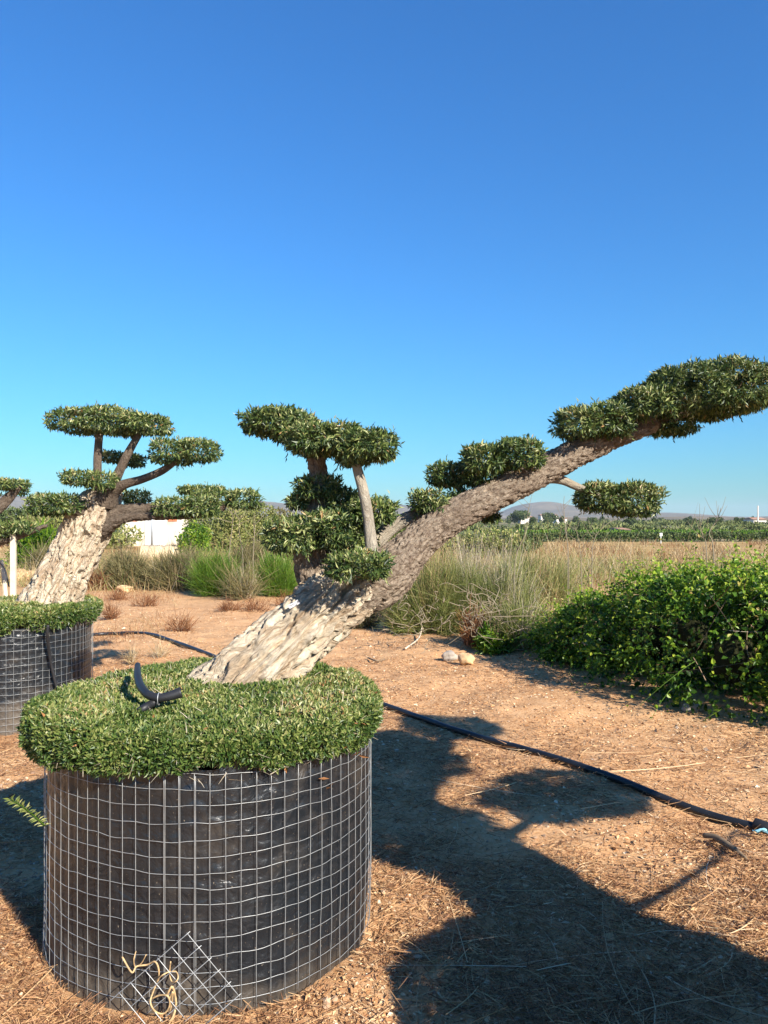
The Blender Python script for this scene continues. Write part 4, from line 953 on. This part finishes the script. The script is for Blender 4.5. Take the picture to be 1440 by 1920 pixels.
# ------------------------------------------------------------------ dry field and standing grass (uncountable)
def grass(n, y0, y1, hl, w, mat, label, name, power=1., xlim=None, patch=.42):
    x, y = in_view(n, y0, y1, 2, power)
    f = fbm(np.stack([x * .5, y * .22, 0 * x], 1), 4, 44 + int(w * 1e4) + len(label), .6); ok = f > patch + .1 * rng.random(n)
    if xlim is not None: ok &= xlim(x, y)
    x, y = x[ok], y[ok]; n = len(x); P = np.stack([x, y, ground_z(x, y)], 1)
    D = np.array((0, 0, 1.)) + rng.normal(size=(n, 3)) * .35
    o = part(name, ribbons(P, D, rng.uniform(*hl, n), w * (y / 15) ** .7, rng.normal(size=(n, 3)) * .35, 2), M[mat])
    return tag(o, label, 'grass', kind='stuff')
def behind(x, y):
    px = CX + x / y * F; lim = np.interp(px, [0, 160, 560, 640, 760, 900, 1000, 1100, 1440], [17.5, 16, 15.5, 14, 10, 10, 9.5, 9.5, 8]); return y > lim
grass(62000, 9, 30, (.10, .42), .010, 'dry', 'tall golden dry grass filling the field behind the shrubs', 'dry_grass', 1.2, behind, .43)
grass(30000, 26, 51, (.10, .32), .012, 'dry', 'thin distant dry grass of the golden field', 'dry_grass', 1., None, .44)
grass(30000, 9, 26, (.12, .50), .011, 'sage', 'green weeds mixed through the dry grass', 'green_weeds', 1.2, behind, .47)
grass(22000, 12, 48, (.12, .36), .012, 'rust', 'rusty seed heads mixed through the dry grass', 'rusty_grass', 1.2, behind, .50)
grass(2600, 8.6, 22, (.5, 1.0), .006, 'pale_stalk', 'thin pale dead stalks standing over the dry grass', 'pale_stalks', 1.4, behind, .44)

def strip(x, y):
    px = CX + x / y * F; return (px > 150) & (px < 800) & (y < np.interp(px, [0, 560, 640, 800], [16, 15.5, 13, 10.5]))
grass(26000, 8.5, 16.5, (.03, .14), .007, 'rust', 'thin brown stubble on the soil strip behind the near tree', 'stubble', 1., strip, .50)
grass(20000, 8.0, 16.5, (.03, .16), .006, 'dry', 'thin straw stubble on the soil strip behind the near tree', 'stubble', 1., strip, .50)

# ------------------------------------------------------------------ hut, pole, low wall
def box(c, s, rz=0.):
    v = np.array([(x, y, z) for x in (-.5, .5) for y in (-.5, .5) for z in (0, 1)]) * np.array(s)
    ca, sa = math.cos(rz), math.sin(rz); v = np.stack([v[:, 0] * ca - v[:, 1] * sa, v[:, 0] * sa + v[:, 1] * ca, v[:, 2]], 1) + np.array(c)
    return (v, [np.array([(0, 1, 3, 2), (4, 6, 7, 5), (0, 4, 5, 1), (2, 3, 7, 6), (0, 2, 6, 4), (1, 5, 7, 3)])], None, None)
hc = gnd(288, 1024); hc[1] += 1.2
hut = thing('hut', hc, 'small whitewashed hut partly hidden behind the left tree', 'hut')
W_ = 3.5
part('wall', box((hc[0], hc[1], 0), (W_, 2.6, 1.72)), M['whitewash'], hut)
part('roof', box((hc[0], hc[1], 1.723), (W_ + .3, 2.9, .14)), M['slab'], hut)
fy = hc[1] - 1.3
for dx in (-1.15, 1.12):
    for r in range(2):
        for q in range(2): part('brick', box((hc[0] + dx + (q - .5) * .26 + (r % 2) * .04, fy - .006, 1.42 + r * .14), (.24, .05, .115)), M['brick'], hut)
part('door', box((hc[0] + .15, fy - .015, .02), (1.2, .06, 1.45)), M['door_white'], hut)
part('lintel', box((hc[0] + .95, fy - .02, 1.56), (1.3, .08, .08)), M['slab'], hut)
g = gnd(285, 1028); pl = thing('steel_post', g, 'slim grey steel post standing in front of the white hut', 'post')
part('shaft', tube([g, g + np.array((0, 0, 2.15))], .075, 12), M['steel_post'], pl, True); part('cap', tube([g + np.array((0, 0, 2.15)), g + np.array((0, 0, 2.19))], .09, 12), M['steel_post'], pl, True)
a = np.array([gnd(262, 1046), gnd(350, 1046)]); n = 40; V = []
for t in np.linspace(0, 1, n):
    b = a[0] + (a[1] - a[0]) * t; hh = .36 + .10 * noise(np.array([[t * 9, 0, 0]]), 3)[0]
    for dy, z in ((-.1, -.05), (0, hh * .6), (.08, hh), (.5, hh + .05), (.9, -.05)): V.append(b + np.array((0, dy + .1 * noise(np.array([[t * 14, z * 5, 0]]), 4)[0], z)))
i = np.arange(n - 1)[:, None] * 5 + np.arange(4)[None]
tag(part('low_wall', (np.array(V), [np.stack([i, i + 1, i + 6, i + 5], -1).reshape(-1, 4)[:, ::-1]], None, None), M['earth_wall'], smooth=True, base=a[0]), 'low pale earth wall in front of the white hut', 'wall')
# stake under the third tree
g = np.array((at(25, 1050, 8.8)[0], 8.8, 0)); st = thing('wooden_stake', g, 'pale wooden stake propping the branch of the far-left tree', 'stake')
part('shaft', box((g[0], g[1], 0), (.058, .05, 1.34), .2), M['stake'], st); part('foot_cleat', box((g[0] + .06, g[1] + .02, 0), (.035, .04, .60), .2), M['stake'], st)
g = np.array((at(17, 1050, 9.6)[0], 9.6, 0)); tag(part('wooden_stake', tube([g, g + np.array((-.06, 0, .75)), g + np.array((-.10, 0, 1.0))], [.03, .028, .024], 8), M['stake'], base=g), 'short leaning stake behind the pale propping stake', 'stake')
P = np.array([at(17, 1100, 8.2), at(10, 1070, 8.25), at(0, 1056, 8.3), at(-20, 1040, 8.4)]); tag(part('drip_tube', tube(P, .008, 8, 20), M['rubber_tube'], smooth=True, base=P[0]), 'thin dark curved tube rising at the far left edge', 'tube', 'black drip tubes')

# ------------------------------------------------------------------ thickets, orchard rows, far trees and buildings
def leafy(name, c, r, n, mat, label, leaf, cat='shrub', group=None, trunk_h=0.):
    """dense leafy shrub or tree from clump faces"""
    c = np.array(c, float); r = np.array(r, float); t = thing(name, (c[0], c[1], 0), label, cat, group); G = []
    k = 7; lc = c + np.array((0, 0, trunk_h + r[2] * .95)) + rng.uniform(-.55, .55, (k, 3)) * r; lr = r * rng.uniform(.42, .68, (k, 1))
    kk_ = rng.integers(0, k, n); u = sphere_dirs(n); s = 1 + (fbm(u * 2.2 + kk_[:, None], 2, 8) - .5) * .5
    P = lc[kk_] + u * lr[kk_] * (s * rng.uniform(.75, 1, n))[:, None]; P[:, 2] = np.maximum(P[:, 2], .03)
    D = u * .5 + rng.normal(size=(n, 3)) * .6 + np.array((0, 0, .2)); sz = rng.uniform(.5, 1.2, n)
    part('crown', leaves(P, D, u + rng.normal(size=(n, 3)) * .5, leaf * sz, leaf * .55 * sz, rnd=np.clip(rng.random(n) * .7 + .3 * noise(P / r * 1.5, 3), 0, 1)), M[mat], t)
    part('trunk', tube([np.array((c[0], c[1], 0)), c + np.array((.05 * r[0], 0, trunk_h + r[2] * .5)), c + np.array((0, 0, trunk_h + r[2]))], [r[0] * .07 + .02, r[0] * .05 + .02, .02], 8, 8), M['twig'], t, True)
    return t
GB = 'green thicket beside the hut'
leafy('shrub', (*at(358, 985, 31)[:2], 0), (.75, .7, .75), 2600, 'bramble', 'rounded green shrub touching the right side of the hut', .12, group=GB)
for k, (px, top, hw, Y, lab) in enumerate(((410, 962, 60, 36, 'grey-green thicket under the left tree outer pads'), (470, 958, 55, 38, 'grey-green thicket mid-way between the two trees'), (525, 968, 45, 40, 'yellowish thicket at the left side of the near tree'), (575, 975, 40, 42, 'thicket showing behind the near tree stem'))):
    hz = H - (top - HY) / F * Y; leafy('shrub', (*at(px, 990, Y)[:2], 0), (hw * Y / F, 1.2, hz * .62), 5200, ('sage', 'sage', 'scrub', 'sage')[k], lab, .15, group=GB)
leafy('shrub', (*at(770, 990, 33)[:2], 0), (1.6, 1.2, .85), 4200, 'sage', 'grey-green thicket behind the bend of the near branch', .14, group='thickets behind the field edge')
leafy('shrub', (*at(870, 1000, 30)[:2], 0), (2.0, 1.2, .55), 4200, 'sage', 'low green thicket under the middle of the near branch', .14, group='thickets behind the field edge')
leafy('shrub', (*at(945, 1000, 32)[:2], 0), (1.6, 1.2, .55), 3600, 'far_leaf', 'low dark green thicket at the field edge right of the branch', .14, group='thickets behind the field edge')
leafy('shrub', (*at(150, 990, 40)[:2], 0), (3.4, 2, .9), 6000, 'sage', 'pale green thicket behind the left trunk', .2, group='thickets behind the field edge')
leafy('shrub', (*at(55, 990, 44)[:2], 0), (4, 2, 1.2), 6000, 'far_leaf', 'dark thicket far behind the far-left tree', .22, group='thickets behind the field edge')

# orchard hedge rows beyond the field
def row(Y, px0, px1, h_, w, n, mat, leaf):
    X0, X1 = (px0 - CX) / F * Y, (px1 - CX) / F * Y; x = rng.uniform(X0, X1, n); a = rng.random(n) * np.pi
    hh = h_ * (.82 + .36 * noise(np.stack([x * .9, 0 * x + Y, 0 * x], 1), 3)); ww = w * (.8 + .4 * noise(np.stack([x * .7, 0 * x + Y, 0 * x + 3], 1), 4))
    P = np.stack([x, Y + np.cos(a) * ww * .5, np.abs(np.sin(a)) ** .6 * hh], 1); u = nrm(np.stack([0 * a, np.cos(a), np.sin(a)], 1)); P = P - u * (rng.random(n) * .2 * w)[:, None]
    sz = rng.uniform(.5, 1.2, n); return leaves(P, u + rng.normal(size=(n, 3)) * .7, u + rng.normal(size=(n, 3)) * .4, leaf * sz, leaf * .6 * sz)
for k, (Y, a, b, h_, w, n, mat, leaf, lab) in enumerate(((54, 990, 1620, .58, 1.5, 9000, 'far_leaf', .2, 'dark green low orchard row along the far edge of the dry field'),
        (62, 940, 1620, .52, 1.6, 6000, 'fennel', .24, 'second green orchard row behind the dark one'), (72, 900, 1620, .5, 1.8, 6000, 'fennel', .28, 'bright green crop strip behind the orchard rows'))):
    tag(part('orchard_row', row(Y, a, b, h_, w, n, mat, leaf), M[mat]), lab, 'orchard row', 'orchard rows beyond the field', kind='stuff')
G = []
for Y in np.geomspace(84, 330, 13):
    for q in range(6):
        a = rng.uniform(520, 1650); G.append(row(Y * rng.uniform(.96, 1.04), a, a + rng.uniform(60, 190), rng.uniform(.25, .6) + .003 * Y, 2.6, 420, 'far_leaf', .4 + Y * .0012))
tag(part('far_orchard', join(G), M['orchard_leaf']), 'far orchard reading as one green mass', 'orchard', kind='stuff')

def far_proto(seed, r, th):
    n = 1500; k = 9; lc = np.stack([rng.uniform(-.6, .6, k) * r[0], rng.uniform(-.6, .6, k) * r[0], th + r[1] * rng.uniform(.5, 1.5, k)], 1); lr = np.array((r[0], r[0], r[1])) * rng.uniform(.35, .6, (k, 1))
    q = rng.integers(0, k, n); u = sphere_dirs(n); P = lc[q] + u * lr[q] * rng.uniform(.75, 1.05, n)[:, None]; sz = rng.uniform(.6, 1.3, n)
    crown = leaves(P, u * .6 + rng.normal(size=(n, 3)) * .6, u + rng.normal(size=(n, 3)) * .4, .62 * sz, .36 * sz, rnd=np.clip(rng.random(n) * .6 + .4 * noise(P * .8, seed), 0, 1))
    return crown, tube([(0, 0, 0), (.1, 0, th + r[1] * .6), (0, 0, th + r[1])], [.22, .16, .05], 8, 8)
PRO = []
for s, r, th in ((1, (2.6, 2.2), .8), (2, (3.2, 2.0), 1.0), (3, (1.9, 2.6), .9)):
    cr, tr = far_proto(s, r, th); PRO.append((raw_mesh('crown', cr[0], cr[1], M['far_leaf'], False, cr[2]), raw_mesh('trunk', tr[0], tr[1], M['twig'], True)))
SP = [(975, 952, 260, 1, 'broad far tree left of the hill peak, above the field'), (1032, 957, 270, 1, 'broad far tree right of the hill peak'), (1080, 966, 230, 0, 'far olive-green tree left of the hanging pad'), (1180, 967, 170, 1, 'rounded far tree below the hanging pad'), (1337, 966, 150, 1, 'broad dark far tree at right, beside the bare stalk'), (1383, 968, 150, 0, 'rounded far tree at right of the broad dark one'),
      (1262, 975, 240, 2, 'small far tree between the hanging pad and the broad dark tree'), (1105, 970, 260, 2, 'small far tree touching the hanging pad')]
FG = 'far trees on the plain'
def far_tree(px, top, Y, k, label, i):
    h_ = H - (top - HY) / F * Y; th = (6.2, 6.2, 7.0)[k] * .9; s = h_ / th
    x, y = (px - CX) / F * Y, Y; e = thing('far_tree', (x, y, 0), label, 'tree', FG); e.scale = (s * rng.uniform(.95, 1.3), s, s); e.rotation_euler.z = i * 1.3
    for nm, m in zip(('crown', 'trunk'), PRO[k]):
        o = bpy.data.objects.new(nm, m); link(o); o.parent = e
for i, (a, b, Y, k, lab) in enumerate(SP): far_tree(a, b, Y, k, lab, i)
for i in range(70):
    Y = rng.uniform(150, 420); px = rng.uniform(880, 1520) if i < 46 else rng.uniform(-80, 860)
    far_tree(px, rng.uniform(966, 977), Y, int(rng.integers(0, 3)), 'one of the small far trees speckling the distant plain', i)
def house(px, base, Y, w, h_, label):
    c = at(px, base, Y); c[2] = 0; z0 = H - (base - HY) / F * Y
    t = thing('far_house', c, label, 'house', 'far houses')
    part('wall', box((c[0], c[1], 0), (w, 6, z0 + h_)), M['far_wall'], t)
    ry = z0 + h_; V = np.array([(c[0] - w * .55, c[1] - 3.4, ry), (c[0] + w * .55, c[1] - 3.4, ry), (c[0] + w * .55, c[1] + 3.4, ry), (c[0] - w * .55, c[1] + 3.4, ry), (c[0] - w * .5, c[1], ry + h_ * .35), (c[0] + w * .5, c[1], ry + h_ * .35)])
    part('roof', (V, [np.array([(0, 4, 3), (1, 2, 5)]), np.array([(0, 1, 5, 4), (2, 3, 4, 5), (0, 3, 2, 1)])], None, None), M['far_roof'], t)
    for q in (-.25, .25): part('window', box((c[0] + w * q, c[1] - 3.02, z0 + h_ * .35), (w * .1, .1, h_ * .3)), M['slab'], t)
house(1027, 972, 330, 7, 1.3, 'low white far house under the hill peak')
house(1050, 977, 300, 4, 1.0, 'tiny white far house right of the low one')
house(985, 976, 320, 5, 1.4, 'white far house left of the hill peak')
house(1415, 985, 210, 3.4, 1.6, 'tiny white far building at the right edge')
house(1158, 1001, 83, 1.0, .5, 'small white hut roof among the orchard rows')
g = gnd(1239, 1019); sg = thing('field_sign', g, 'small white sign on a thin post before the orchard row', 'sign')
part('post', tube([g, g + np.array((0, 0, .55))], .03, 8), M['door_white'], sg); part('panel', box((g[0], g[1] - .035, .48), (.17, .02, .19)), M['door_white'], sg)
for px, Y, lab in ((1421, 200, 'thin grey pole at the right edge of the plain'),):
    b = at(px, 975, Y); b[2] = 0; tag(part('utility_pole', tube([b, b + np.array((0, 0, 5.2))], .18, 8), M['far_wall'], base=b), lab, 'pole')

# ------------------------------------------------------------------ haze
V = np.array([(x, y, z) for x in (-4900, 4900) for y in (-55, 3900) for z in (-8, 72)], float)
hz = part('haze', (V, [np.array([(0, 1, 3, 2), (4, 6, 7, 5), (0, 4, 5, 1), (2, 3, 7, 6), (0, 2, 6, 4), (1, 5, 7, 3)])], None, None), None)
m = bpy.data.materials.new('haze'); m.use_nodes = True; nt = m.node_tree; nt.nodes.clear()
out = nt.nodes.new('ShaderNodeOutputMaterial'); vol = nt.nodes.new('ShaderNodeVolumePrincipled')
vol.inputs['Color'].default_value = (.72, .84, 1, 1); vol.inputs['Density'].default_value = 1.6e-4; vol.inputs['Anisotropy'].default_value = 0.0
nt.links.new(vol.outputs[0], out.inputs['Volume']); hz.data.materials.append(m)
tag(hz, 'thin bluish haze over the plain', 'haze', kind='stuff')
